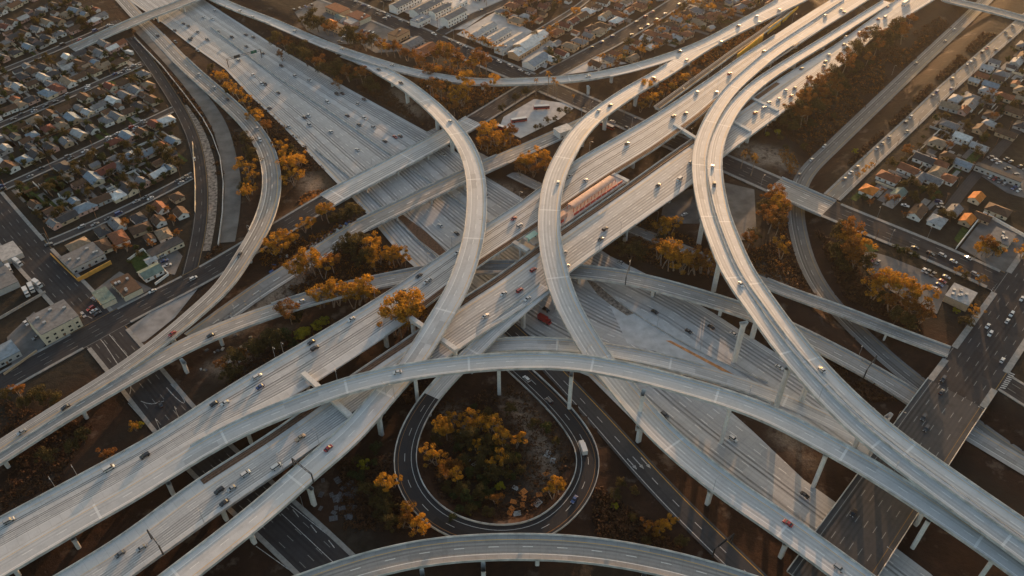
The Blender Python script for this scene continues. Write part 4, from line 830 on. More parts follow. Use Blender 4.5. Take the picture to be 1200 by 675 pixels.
p = at(638, 377, .03); lorry(p, math.atan2(ed[1], ed[0]) + .12, 'red lorry on the freeway below the carriageways', M['car_red'], 'red', 8.5)
p = on_ground(152, 64); lorry(p, math.atan2(-ed[1], -ed[0]) + .3, 'white box trailer parked among houses near the top left overpass', M['car_white'], L=9, name='box_lorry')
p = at(173, 12, .3)
def bus(x, y, x2, y2, label):
    A, B = at(x, y, 6.52), at(x2, y2, 6.52); c = (A + B) / 2; yaw = math.atan2((B-A)[1], (B-A)[0]); L = 12.2
    root = empty('bus', tuple(c), yaw); tag(root, label, 'bus', 'buses in the depot yard')
    m = MB(); m.box(-L/2, L/2, -1.28, 1.28, .4, 1.5); m.box(-L/2, L/2, -1.28, 1.28, 2.5, 2.75); m.box(-L/2, -L/2+.5, -1.27, 1.27, 1.5, 2.5); ob('body', m.mesh('body', M['car_red']), root)
    m = MB(); m.box(-L/2+.2, L/2-.2, -1.15, 1.15, 2.75, 3.05); ob('roof', m.mesh('roof', M['car_white']), root)
    m = MB(); m.box(-L/2+.5, L/2-.05, -1.24, 1.24, 1.5, 2.5); ob('windows', m.mesh('windows', M['glass']), root)
    for sx in (-.3, .3):
        for sy in (-1.1, 1.1): w = ob('wheel', KIND['van']['wheel'], root, (sx*L, sy, .5)); w.scale = (1.45, 1.5, 1.45)
bus(597,144,619,141,'red and white bus standing at the near side of the depot yard'); bus(624,128,645,127,'red and white bus standing at the far side of the depot yard'); bus(583,150,598,155,'red bus half hidden by orange trees at the depot corner')
bus(704,146,718,152,'red and white bus waiting under the long flyover beside the boulevard')

ONES = ['first','second','third','fourth','fifth','sixth','seventh','eighth','ninth','tenth','eleventh','twelfth','thirteenth','fourteenth','fifteenth','sixteenth','seventeenth','eighteenth','nineteenth']
TENS = {20: 'twent', 30: 'thirt', 40: 'fort', 50: 'fift', 60: 'sixt', 70: 'sevent'}
def ordn(i):
    if i < 19: return ONES[i]
    t, u = (i + 1) // 10 * 10, (i + 1) % 10; return TENS[t] + ('ieth' if u == 0 else 'y-' + ONES[u-1])
def project(p):
    q = np.array(p) - [0, 0, CAMH]; zc = q[1]*math.cos(PITCH) - q[2]*math.sin(PITCH); return 600 + FPX*q[0]/zc, 337.5 + FPX*(-q[1]*math.sin(PITCH) - q[2]*math.cos(PITCH))/zc
def ordinals(items, fmt):
    """items: (object, key text); alike texts are told apart by their order from the left of the picture"""
    d = {}
    for o, k in items: d.setdefault(k, []).append(o)
    for k, lst in d.items():
        if len(lst) == 1: lst[0]['label'] = k; continue
        lst.sort(key=lambda o: project(o.location)[0])
        for i, o in enumerate(lst):
            w = 'leftmost' if i == 0 else ('rightmost' if i == len(lst)-1 else ordn(i) + ' from left')
            o['label'] = f'{k}, {w}' + (' of these' if i in (0, len(lst)-1) else '')
ordinals([(c[0], f'{c[1]} {c[2]} {c[3]}') for c in CARS], None)

# ------------------------------------------------------------------ trees
def leaf_clump(m, c, r, n, size, rnd):
    for _ in range(n):
        d = Vector((rnd.gauss(0,1), rnd.gauss(0,1), rnd.gauss(0,1))); d.normalize(); rr = r * (.45 + .55 * rnd.random() ** .5)
        p = Vector(c) + Vector((d.x*rr, d.y*rr, d.z*rr*.72)); a = Vector((rnd.gauss(0,1), rnd.gauss(0,1), rnd.gauss(0,.7))).normalized(); b = a.cross(d + Vector((.01,.02,.03))).normalized()
        s = size * rnd.uniform(.6, 1.35); m.quad(p - a*s, p - b*s*.55, p + a*s, p + b*s*.55)
def make_tree(seed, H, spread, clumps, cr, leaves, lsize, trunkH, stems=1, flat=.55, rad=.32):
    rnd = random.Random(seed); tk = MB(); cw = MB(); ends = []
    for s_ in range(stems):
        a = rnd.uniform(0, 6.28); lean = (.18 if stems > 1 else .05) * H
        base = Vector((math.cos(a)*.3*(stems > 1), math.sin(a)*.3*(stems > 1), -.4)); top = Vector((math.cos(a)*lean, math.sin(a)*lean, trunkH)); mid = (base + top)/2 + Vector((rnd.uniform(-.3,.3), rnd.uniform(-.3,.3), 0))
        tk.tube([base, mid, top], [rad, rad*.75, rad*.55], 6)
        for k in range(max(2, clumps // stems)):
            b = rnd.uniform(0, 6.28); q = rnd.random() ** .6 * spread; e = Vector((top.x + math.cos(b)*q, top.y + math.sin(b)*q, trunkH + (H - trunkH) * (rnd.uniform(.2, 1.0) * (1 - flat * (q/spread)**2))))
            tk.tube([top, (top + e)/2 + Vector((0,0,-.3)), e], [rad*.4, rad*.22, rad*.1], 4, False); ends.append(e)
    for e in ends: leaf_clump(cw, e, cr * rnd.uniform(.6, 1.25), leaves, lsize, rnd)
    return tk, cw
TREES = {}
def tree_kind(name, leaf, bark, variants):
    TREES[name] = []
    for v in variants:
        a, b = make_tree(*v); TREES[name].append((a.mesh('trunk', M[bark]), b.mesh('crown', M[leaf])))
EU = [(1, 13, 4.2, 15, 1.55, 85, .34, 6.0, 2), (2, 15, 4.6, 17, 1.6, 85, .36, 7.5, 1), (3, 11, 4.6, 16, 1.5, 85, .33, 4.6, 3), (4, 14, 3.6, 14, 1.4, 85, .33, 7.0, 2)]
tree_kind('amber', 'leaf_amber', 'bark', EU); tree_kind('rust', 'leaf_rust', 'bark', [(11,)+EU[0][1:], (12,)+EU[1][1:], (13,)+EU[2][1:]]); tree_kind('olive', 'leaf_olive', 'darkbark', [(21, 10, 4.2, 18, 1.7, 80, .36, 3.2, 1), (22, 8.5, 3.6, 16, 1.5, 80, .34, 2.6, 1), (23, 12, 4.6, 20, 1.8, 80, .38, 4, 2)])
tree_kind('green', 'leaf_green', 'darkbark', [(31, 8, 3.4, 16, 1.5, 80, .34, 2.4, 1), (32, 6.5, 2.8, 13, 1.3, 80, .32, 2.0, 1), (33, 10, 4, 18, 1.6, 80, .36, 3, 1)])
tree_kind('lime', 'leaf_lime', 'bark', [(41, 5.5, 2.6, 13, 1.25, 90, .3, 1.4, 2), (42, 7, 3, 14, 1.3, 90, .3, 2.2, 1)])
def make_palm(seed, H):
    rnd = random.Random(seed); tk = MB(); cw = MB(); tk.tube([(0,0,-.4),(.15,.1,H*.5),(0,.2,H)], [.28,.22,.2], 6)
    for k in range(26):
        a = rnd.uniform(0, 6.28); el = rnd.uniform(-.7, 1.1); L = rnd.uniform(1.9, 2.7); p = Vector((0,.2,H)); d = Vector((math.cos(a)*math.cos(el), math.sin(a)*math.cos(el), math.sin(el))); e = Vector((-math.sin(a), math.cos(a), 0))
        q = p + d*L*.55 + Vector((0,0,.1)); t = p + d*L + Vector((0,0,-.55)); cw.quad(p, q - e*.32, t, q + e*.32)
    return tk, cw
TREES['palm'] = []
for v in ((51, 13), (52, 11)): a, b = make_palm(*v); TREES['palm'].append((a.mesh('trunk', M['bark']), b.mesh('crown', M['leaf_amber'])))
TREELOG = []
LOOK = {'amber': 'amber gum tree', 'rust': 'rust brown gum tree', 'olive': 'olive bushy tree', 'green': 'dark green rounded tree', 'lime': 'small yellow-green bright tree', 'palm': 'slender golden palm'}
NAME = {'amber': 'gum_tree', 'rust': 'gum_tree', 'olive': 'broadleaf_tree', 'green': 'garden_tree', 'lime': 'young_tree', 'palm': 'palm_tree'}
def tree(kind, x, y, place, sc=1.0, ground=True, group='trees round the interchange', world=None):
    p = np.array(world) if world is not None else on_ground(x, y)
    r = random.choice(TREES[kind]); s_ = sc * random.uniform(.88, 1.14)
    root = empty(NAME[kind], (p[0], p[1], p[2] - .15), random.uniform(0, 6.28)); root.scale = (s_, s_, s_ * random.uniform(.92, 1.1))
    ob('trunk', r[0], root); ob('crown', r[1], root); tag(root, None, 'tree', group); TREELOG.append((root, LOOK[kind] + ' ' + place)); return root
def trees(kind, txt, place, sc=1.0):
    sc *= 1.12
    for tok in txt.split():
        a = tok.split(','); tree(kind if len(a) < 4 else a[3], float(a[0]), float(a[1]), place, sc * (float(a[2]) if len(a) > 2 and a[2] else 1))
# photo points are the feet of the trunks
trees('amber', '258,96,.9 266,104,1 275,112,.9 284,122,1.1 291,130,.9 299,142,1 308,150,.9 314,160,.8,rust 250,84,.8,olive 270,110,.8,olive 296,137,.8,olive 340,200,1.2 349,206,1.2 333,190,1 342,186,1,olive 352,196,1 345,218,1.1 336,210,.9,olive 329,178,.9', 'between the left ramp and freeway')
trees('amber', '290,205,1.1 296,215,.9 288,225,.8,olive 293,235,1 297,195,.9,olive 288,172,1,olive 291,182,.9,olive 296,228,.7', 'inside the left ramp curve')
trees('amber', '322,300,1.1 329,297,1.1 338,290,1 347,286,.9 358,273,.8 386,262,1.1 378,258,.9 393,262,.9,olive 403,260,1,olive 414,258,1,olive 420,256,.9,olive 365,268,.7', 'between arterial and busway')
trees('amber', '350,330,1.1 358,328,1.2 370,324,1.3 380,328,1 365,318,1.1 392,322,.9,rust 415,300,1,olive 420,292,1.1,olive 425,290,1,olive 432,300,1.2 438,305,1.1 446,309,1 455,312,1.1 463,314,1 470,312,.9 428,312,.9,olive 440,318,.9 408,290,1,olive 400,298,.9,olive 475,313,.7', 'on the bank above the crossing ramp')
trees('amber', '375,362,1.2 380,360,1 391,361,1.2 398,358,1.2 404,354,1.1 415,362,1.1 420,358,1.3 428,353,1.2 433,356,1 342,380,1.3,rust 346,376,.9,olive 350,378,.7,olive', 'between crossing ramp and upper carriageway')
trees('lime', '354,398,1.1 359,394,.9 372,386,1 380,380,.9 336,404,1,green 345,408,.8,green 327,408,1,olive 315,406,1,olive', 'on the dark slope above the upper carriageway')
trees('olive', '305,418,1 300,422,.9 282,432,1.1 276,440,1 268,446,1 310,412,1 290,424,1,rust 322,402,.8 262,440,.8,rust', 'on the dark slope above the upper carriageway', .9)
trees('amber', '464,394,1.4 471,396,1.5 483,390,1.4 478,386,1.3 489,386,1.2', 'between both carriageways', 1.2)
trees('amber', '522,505,1 516,512,.9 530,502,.9 548,505,1 556,507,1 566,503,1 575,508,1 583,512,.9 590,525,.9 560,520,.8,olive 571,524,.9,olive 540,515,.8,olive 506,540,.9 511,545,.9 520,552,.8,rust 530,556,.8,rust 545,548,.8,olive 556,560,.8,olive 566,568,.8,green 576,560,.9,olive 586,574,.8,lime 575,582,.8,green 560,585,.8,olive 548,590,.8,green 594,560,.7,olive 600,548,.9,olive 606,540,.7,green 648,585,.9 655,580,.8 538,600,.7,green 553,602,.7,olive 526,575,.8,olive 533,585,.8,green 590,540,.9,olive 604,526,.8 612,555,.6,olive 582,545,.8,olive', 'inside the black loop ramp', .86)
trees('olive', '515,520,1 524,516,1,amber 536,530,.9,green 548,522,1 560,530,.9,amber 570,540,.9 580,532,1,green 590,548,.9,amber 540,552,.9,rust 552,560,.9,green 562,552,.9 574,552,.8,amber 586,562,.9 566,580,.9,green 580,590,.8,rust 558,596,.8,green 545,580,.9 536,568,.9,amber 524,562,.9,rust 600,562,.8,green 595,534,.8 610,520,.8,green 625,500,.7 640,508,.8,green 650,520,.7 556,480,.7,green 600,488,.8,olive 572,490,.8,olive 530,610,.6,green 570,605,.7,olive', 'in the thicket inside the loop', .8)
trees('green', '428,548,.9,lime 441,530,.9 438,545,.8 425,565,.8 432,580,.8,olive 445,575,.8,olive 452,590,.9,olive 455,580,1,amber 462,572,.8,amber 472,618,1.1,rust 480,612,1,amber 487,625,.9,amber 497,628,.8,amber 462,620,.9,olive 455,608,.9,olive 445,605,.8,olive 440,592,.8,olive 413,560,.7 420,545,.7,olive', 'left of the black loop ramp', .85)
trees('rust', '759,620,.8 776,620,.8,amber 783,618,.8,amber 770,626,.7,amber 720,583,.7,olive 728,574,.7,olive 720,595,.6,lime 742,578,.6,olive 800,640,.7,olive 740,610,.6,olive 757,640,.6,olive', 'between loop and long flyover', .8)
trees('rust', '325,55,1.2,olive 335,60,1,rust 345,66,1.1,olive 356,70,1.1,olive 362,78,1.2,olive 372,82,1.1 381,88,1.1,olive 391,92,1.2,olive 400,92,1.3,olive 410,96,1.1,rust 418,98,1.1,olive 426,100,1.2,rust 434,104,1.1,olive 440,110,1,olive 332,72,.8 398,104,.9,rust', 'between the freeway and low upper flyover')
trees('olive', '358,32,1.2 366,34,1.3 374,38,1.3 380,36,1.1 408,52,1.3 414,56,1.2 422,58,1.3 430,60,1.2,rust 436,56,1.1 447,64,1.1,rust 455,66,1.1,amber 463,68,1,rust 470,68,1.1,rust 478,72,1.1,rust 385,42,.9,rust 392,44,.9,rust', 'between low upper flyover and shops')
trees('amber', '498,84,1,rust 510,82,1.2,rust 520,80,1.3 527,82,1.3,rust 534,84,1.2 540,84,1.2,rust 548,86,1.1,rust 556,88,1.1 562,84,1.2,rust 570,88,1.1,rust 514,90,.9 505,92,.9,rust 489,76,1,rust', 'along the upper boulevard')
trees('rust', '508,114,1 518,118,1 530,116,1,amber 536,122,1.1,amber 542,126,1,amber 548,118,1.1,amber 525,112,1,olive 513,108,.9,olive 533,136,.8 545,108,1.2,amber 578,108,1,amber 568,112,.7', 'in the wedge beneath the arching flyover')
trees('amber', '568,170,1.2 575,172,1.2 582,172,1.1 590,172,1 563,175,1 598,168,.9,rust 572,180,.9,rust', 'beside the bus depot yard')
trees('olive', '589,131,.7 604,121,.75 617,114,.8', 'in the depot kerb strip'); trees('rust', '663,137,.8,olive 651,142,.55,olive 641,146,.5,olive 655,134,.5,olive 634,150,.45,olive 628,153,.45,olive', 'along the depot hedge')
trees('palm', '628,113,1 642,112,1.1 648,111,1.1 652,116,.9 671,123,.6 868,198,1 880,206,1 731,136,.6', 'by the boulevard')
trees('amber', '616,204,1.1 622,200,1.2 630,200,1.2 638,196,1.1 642,204,1 625,208,.9,rust 610,206,.9,rust', 'between slip road and upper carriageway')
trees('amber', '770,276,1 778,278,1.2 785,276,1.1 774,286,.8,olive', 'between lower carriageway and station car park')
trees('rust', '738,304,.9,olive 746,302,.9,olive 752,306,.8,olive 775,314,1.2,amber 783,318,1.2,amber 790,318,1.3,amber 798,320,1.3,amber 806,322,1,rust 815,322,1.2,amber 822,320,1.2 829,322,1.1,amber 833,318,1.1,rust 770,306,1 800,312,1,rust 815,312,1,rust 728,296,.8,olive 722,290,.8,olive 788,308,.8,rust 840,328,.8', 'on the bank below the lower carriageway')
trees('olive', '876,292,.9,rust 880,286,.8 900,262,1.2,rust 906,258,1.3,amber 912,266,1.2,rust 900,274,1.2,rust 908,278,1.1,rust 896,252,1.1 904,246,1.1,rust 914,304,1,amber 907,374,.9 843,285,.7,olive 897,240,.9,rust', 'beside the sunken road')
trees('rust', '978,284,1.3,olive 988,290,1.3,rust 994,296,1.3,amber 1003,300,1.3,amber 996,306,1.2 985,300,1.2,olive 990,312,1.2 1000,316,1.1 1010,318,1,olive 978,305,1.1,olive 984,318,1,olive 972,296,.9,olive 1020,338,1.1 1030,344,1.2,amber 1040,350,1.3,amber 1052,352,1.3,amber 1062,356,1.3,amber 1072,362,1.2,amber 1068,372,1.2 1055,370,1.2,rust 1042,366,1.2,rust 1030,360,1.1,olive 1076,380,1,rust 1062,384,1,olive 1046,380,1,olive 1022,352,1,amber', 'in the grove by the sunken road')
trees('green', '1054,298,.6 1048,292,.6 1062,300,.6,olive 1070,304,.6 1118,322,.5,amber 1128,328,.5,olive 1148,332,.5,amber 1140,372,.7,amber 1130,384,.8,olive 1120,366,.6,lime 1150,300,1,rust 1156,302,1.1,amber 1163,300,1 1142,303,.7,amber 1196,304,1,amber', 'around the drive-in restaurant')
trees('rust', '1004,64,.9,olive 1012,58,1 1020,54,1,olive 1028,50,1 1036,46,1 1045,42,1,olive 1052,44,1 1060,46,.9 1064,34,.8 932,140,1.1,olive 940,134,1.2 948,128,1.2,olive 956,122,1.2 964,118,1.1,olive 972,108,1 980,104,1,olive 945,146,1 955,140,1,olive 925,146,1,olive 1018,66,.9,olive 1040,58,.9,olive 960,132,.9,rust 930,158,.7,olive', 'on the slope below the lower carriageway', 1.15)
trees('rust', '1000,72,1,olive 992,84,1,olive 985,92,1.1 975,98,1,olive 968,104,1.1 960,112,1,olive 952,118,1.1 944,124,1,olive 936,130,1.1,olive 926,138,1 918,148,1,olive 1030,60,1,olive 1024,66,.9 1038,54,1,olive 1048,50,.9,olive 1056,52,.9 930,148,1,olive 938,150,.9 950,150,.8,olive 965,130,.8,olive 980,116,.8 990,106,.8,olive 1005,88,.8,olive 1014,78,.8', 'in the tree band along the lower carriageway', 1.15)
trees('olive', '1002,180,.6,lime 898,160,.5,lime 912,166,.5 990,66,.6 1000,90,.6 985,100,.6 1020,78,.6 910,158,.6,lime 975,140,.5 940,176,.5 920,176,.5', 'on the bare slope above the sunken road')
trees('amber', '790,110,.8 778,116,.8,rust 770,122,.7 760,126,.8 750,132,.7 745,118,.7,rust 800,102,.7 812,96,.7,rust 735,128,.7,rust 755,112,.8 768,106,.8,rust 785,98,.8,rust', 'under the long flyover')
trees('olive', '12,470,.9 25,466,.9,rust 40,472,1 55,476,1 70,480,.9 100,520,.9 85,530,.9 60,545,.9 130,540,.8,rust 160,505,.6,amber 166,500,.5,lime 30,480,.8', 'in the dark lower left corner', .9)

# ------------------------------------------------------------------ houses
def house_meshes(kind, L, Wd, h, rise):
    """walls (with gables), roof with eaves, one window and one door piece; x along the ridge"""
    a, b = L/2, Wd/2; e = .55
    w = MB(); w.box(-a, a, -b, b, -.6, h)
    if kind == 'gable':
        for s_ in (-1, 1): w.quad((s_*a, -b, h), (s_*a, b, h), (s_*a, 0, h + rise*b/(b+e) - .03))
    r = MB(); A, B = a + e, b + e; zt = h + rise; ze = h - .12; th = .16
    rx = A if kind == 'gable' else max(.4, A - B*.95)
    if kind == 'flat':
        r.box(-a-.15, a+.15, -b-.15, b+.15, h, h+.45)
        w2 = [(-a+.2, -b+.2), (a-.2, -b+.2), (a-.2, b-.2), (-a+.2, b-.2)]
    else:
        for dz in (0, -th):
            r.quad((-A,-B,ze+dz),(A,-B,ze+dz),(rx,0,zt+dz),(-rx,0,zt+dz)); r.quad((A,B,ze+dz),(-A,B,ze+dz),(-rx,0,zt+dz),(rx,0,zt+dz))
            if kind == 'hip': r.quad((A,-B,ze+dz),(A,B,ze+dz),(rx,0,zt+dz)); r.quad((-A,B,ze+dz),(-A,-B,ze+dz),(-rx,0,zt+dz))
        for p, q in (((-A,-B),(A,-B)), ((A,B),(-A,B))): r.quad((*p,ze-th),(*q,ze-th),(*q,ze),(*p,ze))
        for s_ in (-1, 1):
            if kind == 'hip': r.quad((s_*A,-B,ze-th),(s_*A,B,ze-th),(s_*A,B,ze),(s_*A,-B,ze))
            else: r.quad((s_*A,-B,ze-th),(s_*A,0,zt-th),(s_*A,0,zt),(s_*A,-B,ze)); r.quad((s_*A,B,ze-th),(s_*A,0,zt-th),(s_*A,0,zt),(s_*A,B,ze))
    return w, r
HOUSE = []
dummy = plain('house_paint', (.5,.5,.5))
for kd, L, Wd, h, rise in (('gable',12,8,3.0,2.2), ('hip',12.5,9,3.0,2.2), ('gable',10,7.5,2.9,2.0), ('hip',10.5,9.5,2.9,2.1), ('gable',14,8.5,3.1,2.3), ('hip',14.5,9.5,3.1,2.3)):
    w, r = house_meshes(kd, L, Wd, h, rise); HOUSE.append((kd, L, Wd, h, w.mesh('wall', dummy), r.mesh('roof', dummy)))
wm = MB(); wm.box(-.75,.75,-.06,.06,-.6,.6); WIN = wm.mesh('window', M['glass'])
wm = MB(); wm.box(-.5,.5,-.06,.06,0,2.05); DOOR = wm.mesh('door', M['wood'])
cm = MB(); cm.box(-.4,.4,-.3,.3,-1.2,1.0); CHIM = cm.mesh('chimney', M['roof_brown'])
g1, r1 = house_meshes('gable', 6.2, 5.2, 2.5, 1.3); GAR = (g1.mesh('wall', dummy), r1.mesh('roof', dummy)); dm = MB(); dm.box(-1.2,1.2,-.05,.05,0,2.1); GDOOR = dm.mesh('garage_door', M['wall_white'])
HLOG = []; HPOS = []
def house(p, yaw, roof, wall, place, k=None, group='houses', sx=1.0):
    kd, L, Wd, h, mw, mr = HOUSE[k if k is not None else random.randrange(len(HOUSE))]
    root = empty('house', tuple(p), yaw); root.scale = (sx, sx, 1)
    a = ob('wall', mw, root); slotmat(a, M['wall_' + wall]); b = ob('roof', mr, root); slotmat(b, M['roof_' + roof])
    if random.random() < .4: ob('chimney', CHIM, b, (L*.2, Wd*.18, h + 1.6))
    for sy in (-1, 1):
        for x in (-.28, .3): ob('window', WIN, root, (x*L, sy*(Wd/2 + .03), 1.6))
    for s_ in (-1, 1): ob('window', WIN, root, (s_*(L/2 + .03), 0, 1.6), math.pi/2)
    ob('door', DOOR, root, (.02*L, -(Wd/2 + .05), 0))
    tag(root, None, 'house', group); HLOG.append((root, f'{wall} house with {"hipped" if kd == "hip" else "gabled"} {roof} roof {place}')); HPOS.append((p[0], p[1])); return root
def garage(p, yaw, roof, wall, place):
    root = empty('garage', tuple(p), yaw); a = ob('wall', GAR[0], root); slotmat(a, M['wall_' + wall]); b = ob('roof', GAR[1], root); slotmat(b, M['roof_' + roof]); ob('garage_door', GDOOR, root, (3.12, 0, 0), math.pi/2)
    tag(root, None, 'garage', 'garages'); HLOG.append((root, f'small {wall} garage with {roof} roof {place}')); HPOS.append((p[0], p[1])); return root
def clear(x, y, rad, roads=True):
    if any(math.hypot(x-a, y-b) < rad for a, b in HPOS): return False
    if roads:
        for k, r in ROADS.items():
            i, d = station_of(r, x, y)
            if d < max(r.dl[i], r.dr[i]) + 5.5 and r.C[i][2] < 16: return False
    return True
def row(a, b, spacing, place, roofs, walls, jit=2.0, garages=.6, z=0.0, group='houses', fences=True):
    A, B = on_ground(*a, z), on_ground(*b, z); d = (B - A)[:2]; L = np.linalg.norm(d); d /= L; nrm = np.array([-d[1], d[0]]); ang = math.atan2(d[1], d[0]); n = int(L / spacing)
    for i in range(n + 1):
        q = A[:2] + d * (i * spacing + random.uniform(-jit, jit)) + nrm * random.uniform(-jit*1.3, jit*1.3)
        if not clear(q[0], q[1], 8.0): continue
        g = gz(*q); house((q[0], q[1], g), ang + (math.pi/2 if random.random() < .72 else 0) + random.uniform(-.09,.09) + (math.pi if random.random() < .5 else 0), random.choice(roofs), random.choice(walls), place, group=group, sx=random.uniform(.74,.98))
        if random.random() < garages:
            w = q + nrm * random.choice((-13, 13)) + d * random.uniform(-3, 3)
            if clear(w[0], w[1], 8.2): garage((w[0], w[1], gz(*w)), ang + random.choice((0, math.pi/2)), random.choice(roofs), random.choice(walls), place)
DK = ['dark grey','grey','brown','brown','dark grey','red','grey','brown','light grey','tan','blue grey','dark grey','brown','terracotta','white','grey']; WL = ['cream','white','grey','tan','cream','white','pink']
TP = ['terracotta','red','grey','light grey','brown','tan','terracotta','white','grey','brown']
LEFT = 'houses on the left'
for a, b, nm in (((66,266),(214,194),'beyond the first left street'), ((40,245),(205,166),'between the first two left streets'), ((18,222),(200,142),'before the second left street'),
                 ((-4,206),(200,112),'beyond the second left street'), ((-6,184),(192,96),'behind the third left street'), ((-6,166),(184,82),'before the third left street'),
                 ((-6,138),(160,66),'beyond the third left street'), ((-6,120),(150,52),'past the third left street'), ((-6,104),(142,40),'before the farthest left street'),
                 ((-6,76),(120,22),'beyond the farthest left street'), ((-6,58),(104,10),'in the top left corner'), ((-6,40),(84,0),'in the far top left corner'), ((-6,20),(50,-6),'at the very top left'), ((150,52),(168,64),'beside the top left overpass')):
    row(a, b, 10.6, nm, DK, WL, group=LEFT)
for a, b, nm in (((96,288),(222,230),'south of the first left street'), ((120,292),(218,250),'behind the first left street'), ((172,286),(218,270),'by the bend of the curved road')): row(a, b, 13.0, nm, ['dark grey','red','brown','tan','terracotta','brown','grey','dark grey'], WL, group=LEFT)
row((-6,318),(8,330),13,'left of the wide avenue',['grey','dark grey'],WL,group=LEFT); row((-8,300),(-2,290),13,'left of the wide avenue',['grey'],WL,group=LEFT)
TOP = 'houses at the top'
for a, b, nm in (((668,84),(790,12),'on the near side of the top street'), ((700,80),(820,12),'above the low upper flyover'), ((738,70),(846,14),'just above the low upper flyover'), ((790,48),(900,-6),'near the merging flyovers'),
                 ((634,78),(760,2),'on the far side of the top street'), ((650,60),(745,0),'well beyond the top street'), ((640,46),(720,-4),'by the little top street'), ((604,28),(662,-6),'at the top centre'), ((590,16),(630,-8),'at the top edge'), ((620,12),(700,-14),'at the very top centre'), ((770,-2),(860,-14),'at the very top')):
    row(a, b, 13.2, nm, TP, WL + ['peach','peach'], group=TOP)
row((470,0),(372,-12),14,'at the top beyond the shops',TP,WL,group=TOP); row((560,0),(600,-10),14,'beyond the apartment blocks',TP,WL,group=TOP)
RG = 'houses on the right'
uA = ROADS['boulevard'].T[120]; angA = math.atan2(uA[1], uA[0]); uH = ROADS['side_street'].T[30]; angH = math.atan2(uH[1], uH[0])
for x, y, rf, wl, k, o in ((1017,226,'orange','white',3,0),(1040,211,'terracotta','white',5,1),(1064,202,'terracotta','white',4,1),(1082,190,'dark grey','white',4,1),(1052,230,'green','white',2,0),(1074,252,'brown','white',4,0),(1097,262,'light grey','white',3,0),(1117,250,'grey','cream',2,0),
    (1132,261,'orange','tan',2,0),(1109,212,'terracotta','white',3,1),(1128,196,'blue grey','grey',0,1),(1146,176,'light grey','grey',0,1),(1076,212,'grey','pink',2,0),(1143,235,'orange','cream',2,0),(1092,214,'grey','white',0,1),(1112,150,'grey','tan',1,1),(1127,164,'white','white',0,1),(1098,170,'tan','cream',3,1),
    (1147,154,'brown','tan',2,0),(1176,116,'terracotta','cream',1,1),(1128,132,'terracotta','pink',2,0),(1160,138,'brown','grey',3,0),(1160,103,'blue grey','grey',0,1),(1173,90,'grey','white',3,1),(1190,76,'light grey','grey',0,0),(1196,108,'tan','cream',3,0),(1187,134,'brown','tan',4,1),(1178,160,'brown','tan',4,1),(1196,150,'dark grey','grey',3,0),(1138,118,'grey','cream',3,0),(1150,92,'terracotta','tan',2,1),(1198,56,'grey','tan',1,0),(1168,250,'brown','cream',5,1),(1150,258,'brown','tan',2,1)):
    p = on_ground(x, y, 7.5); p[2] = gz(p[0], p[1])
    house(p, (angA if o else angH) + random.uniform(-.04, .04), rf, wl, 'right of the side street', k, RG, .95)
for a, b, nm in (((1112,128),(1190,48),'facing the side street'), ((1140,126),(1205,60),'well beyond the side street'), ((1160,150),(1205,110),'by the back alley'), ((1085,215),(1120,180),'inside the right-hand block')): row(a, b, 13.5, nm, ['grey','brown','terracotta','tan','dark grey','light grey'], WL, z=6.3, group=RG, garages=.6)

# larger buildings
def building(x, y, L, Wd, h, ang, roof, wall, label, kind='flat', cat='building', name='building', z=None, win=0, extras=0):
    p = on_ground(x, y, 4); p[2] = gz(p[0], p[1]) if z is None else z
    root = empty(name, tuple(p), ang); tag(root, label, cat); w, r = house_meshes(kind, L, Wd, h, min(3.5, Wd*.2))
    ob('wall', w.mesh('wall', M['wall_' + wall]), root); rf = ob('roof', r.mesh('roof', M['roof_' + roof]), root)
    nwin = max(1, int(L / 3.6)); fl = max(1, int(h / 3.2))
    for f_ in range(fl):
        for i in range(nwin):
            for sy in (-1, 1): ob('window', WIN, root, ((i + .5) / nwin * L - L/2, sy * (Wd/2 + .03), 1.7 + 3.0 * f_))
    ob('door', DOOR, root, (0, -(Wd/2 + .07), 0))
    for e in range(extras):
        m = MB(); m.box(-.9,.9,-.7,.7,0,1.1); ob('roof_unit', m.mesh('roof_unit', M['metal']), rf, (random.uniform(-.38,.38)*L, random.uniform(-.35,.35)*Wd, h + .45))
    HPOS.append((p[0], p[1])); return root
uK = ROADS['cottage_street'].T[10]; angK = math.atan2(uK[1], uK[0]); uF = ROADS['west_street'].T[20]; angF = math.atan2(uF[1], uF[0]); uB = ROADS['bridge_street'].T[10]; angB = math.atan2(uB[1], uB[0])
building(68,384,21,19,8.2,angK,'grey','cream','cream two-storey corner building with flat grey roof beside the wide left avenue',win=6,extras=4)
building(99,306,21,16,4.2,angK,'grey','grey','low flat-roofed grey building behind the mustard wall',extras=5)
building(150,340,18,11,4.0,angF,'brown','cream','long brown roofed workshop with cream ends in the repair yard',extras=5)
building(124,352,14,8,3.6,angF,'green','cream','low green-grey shed in the repair yard')
building(178,322,12,9,3.2,angK,'green','white','pale green house inside the white walled garden','gable','house','house')
building(195,294,21,8,3.4,angK,'dark grey','mustard' if 0 else 'cream','L-shaped dark roofed block with cream shopfronts by the curved road')
building(178,308,6,5,2.8,angK,'light grey','white','white garden shed inside the white walled garden','gable','shed','shed')
building(1123,352,14,13,4.6,angB,'light grey','tan','drive-in restaurant with pale cluttered roof by the boulevard crossing',extras=7)
building(1171,284,15,12,4.5,angB,'grey','cream','flat grey corner building inside the walled car park',extras=4)
building(1168,208,30,5,4.2,angA,'dark grey','grey','long low dark building beyond the car park rows')
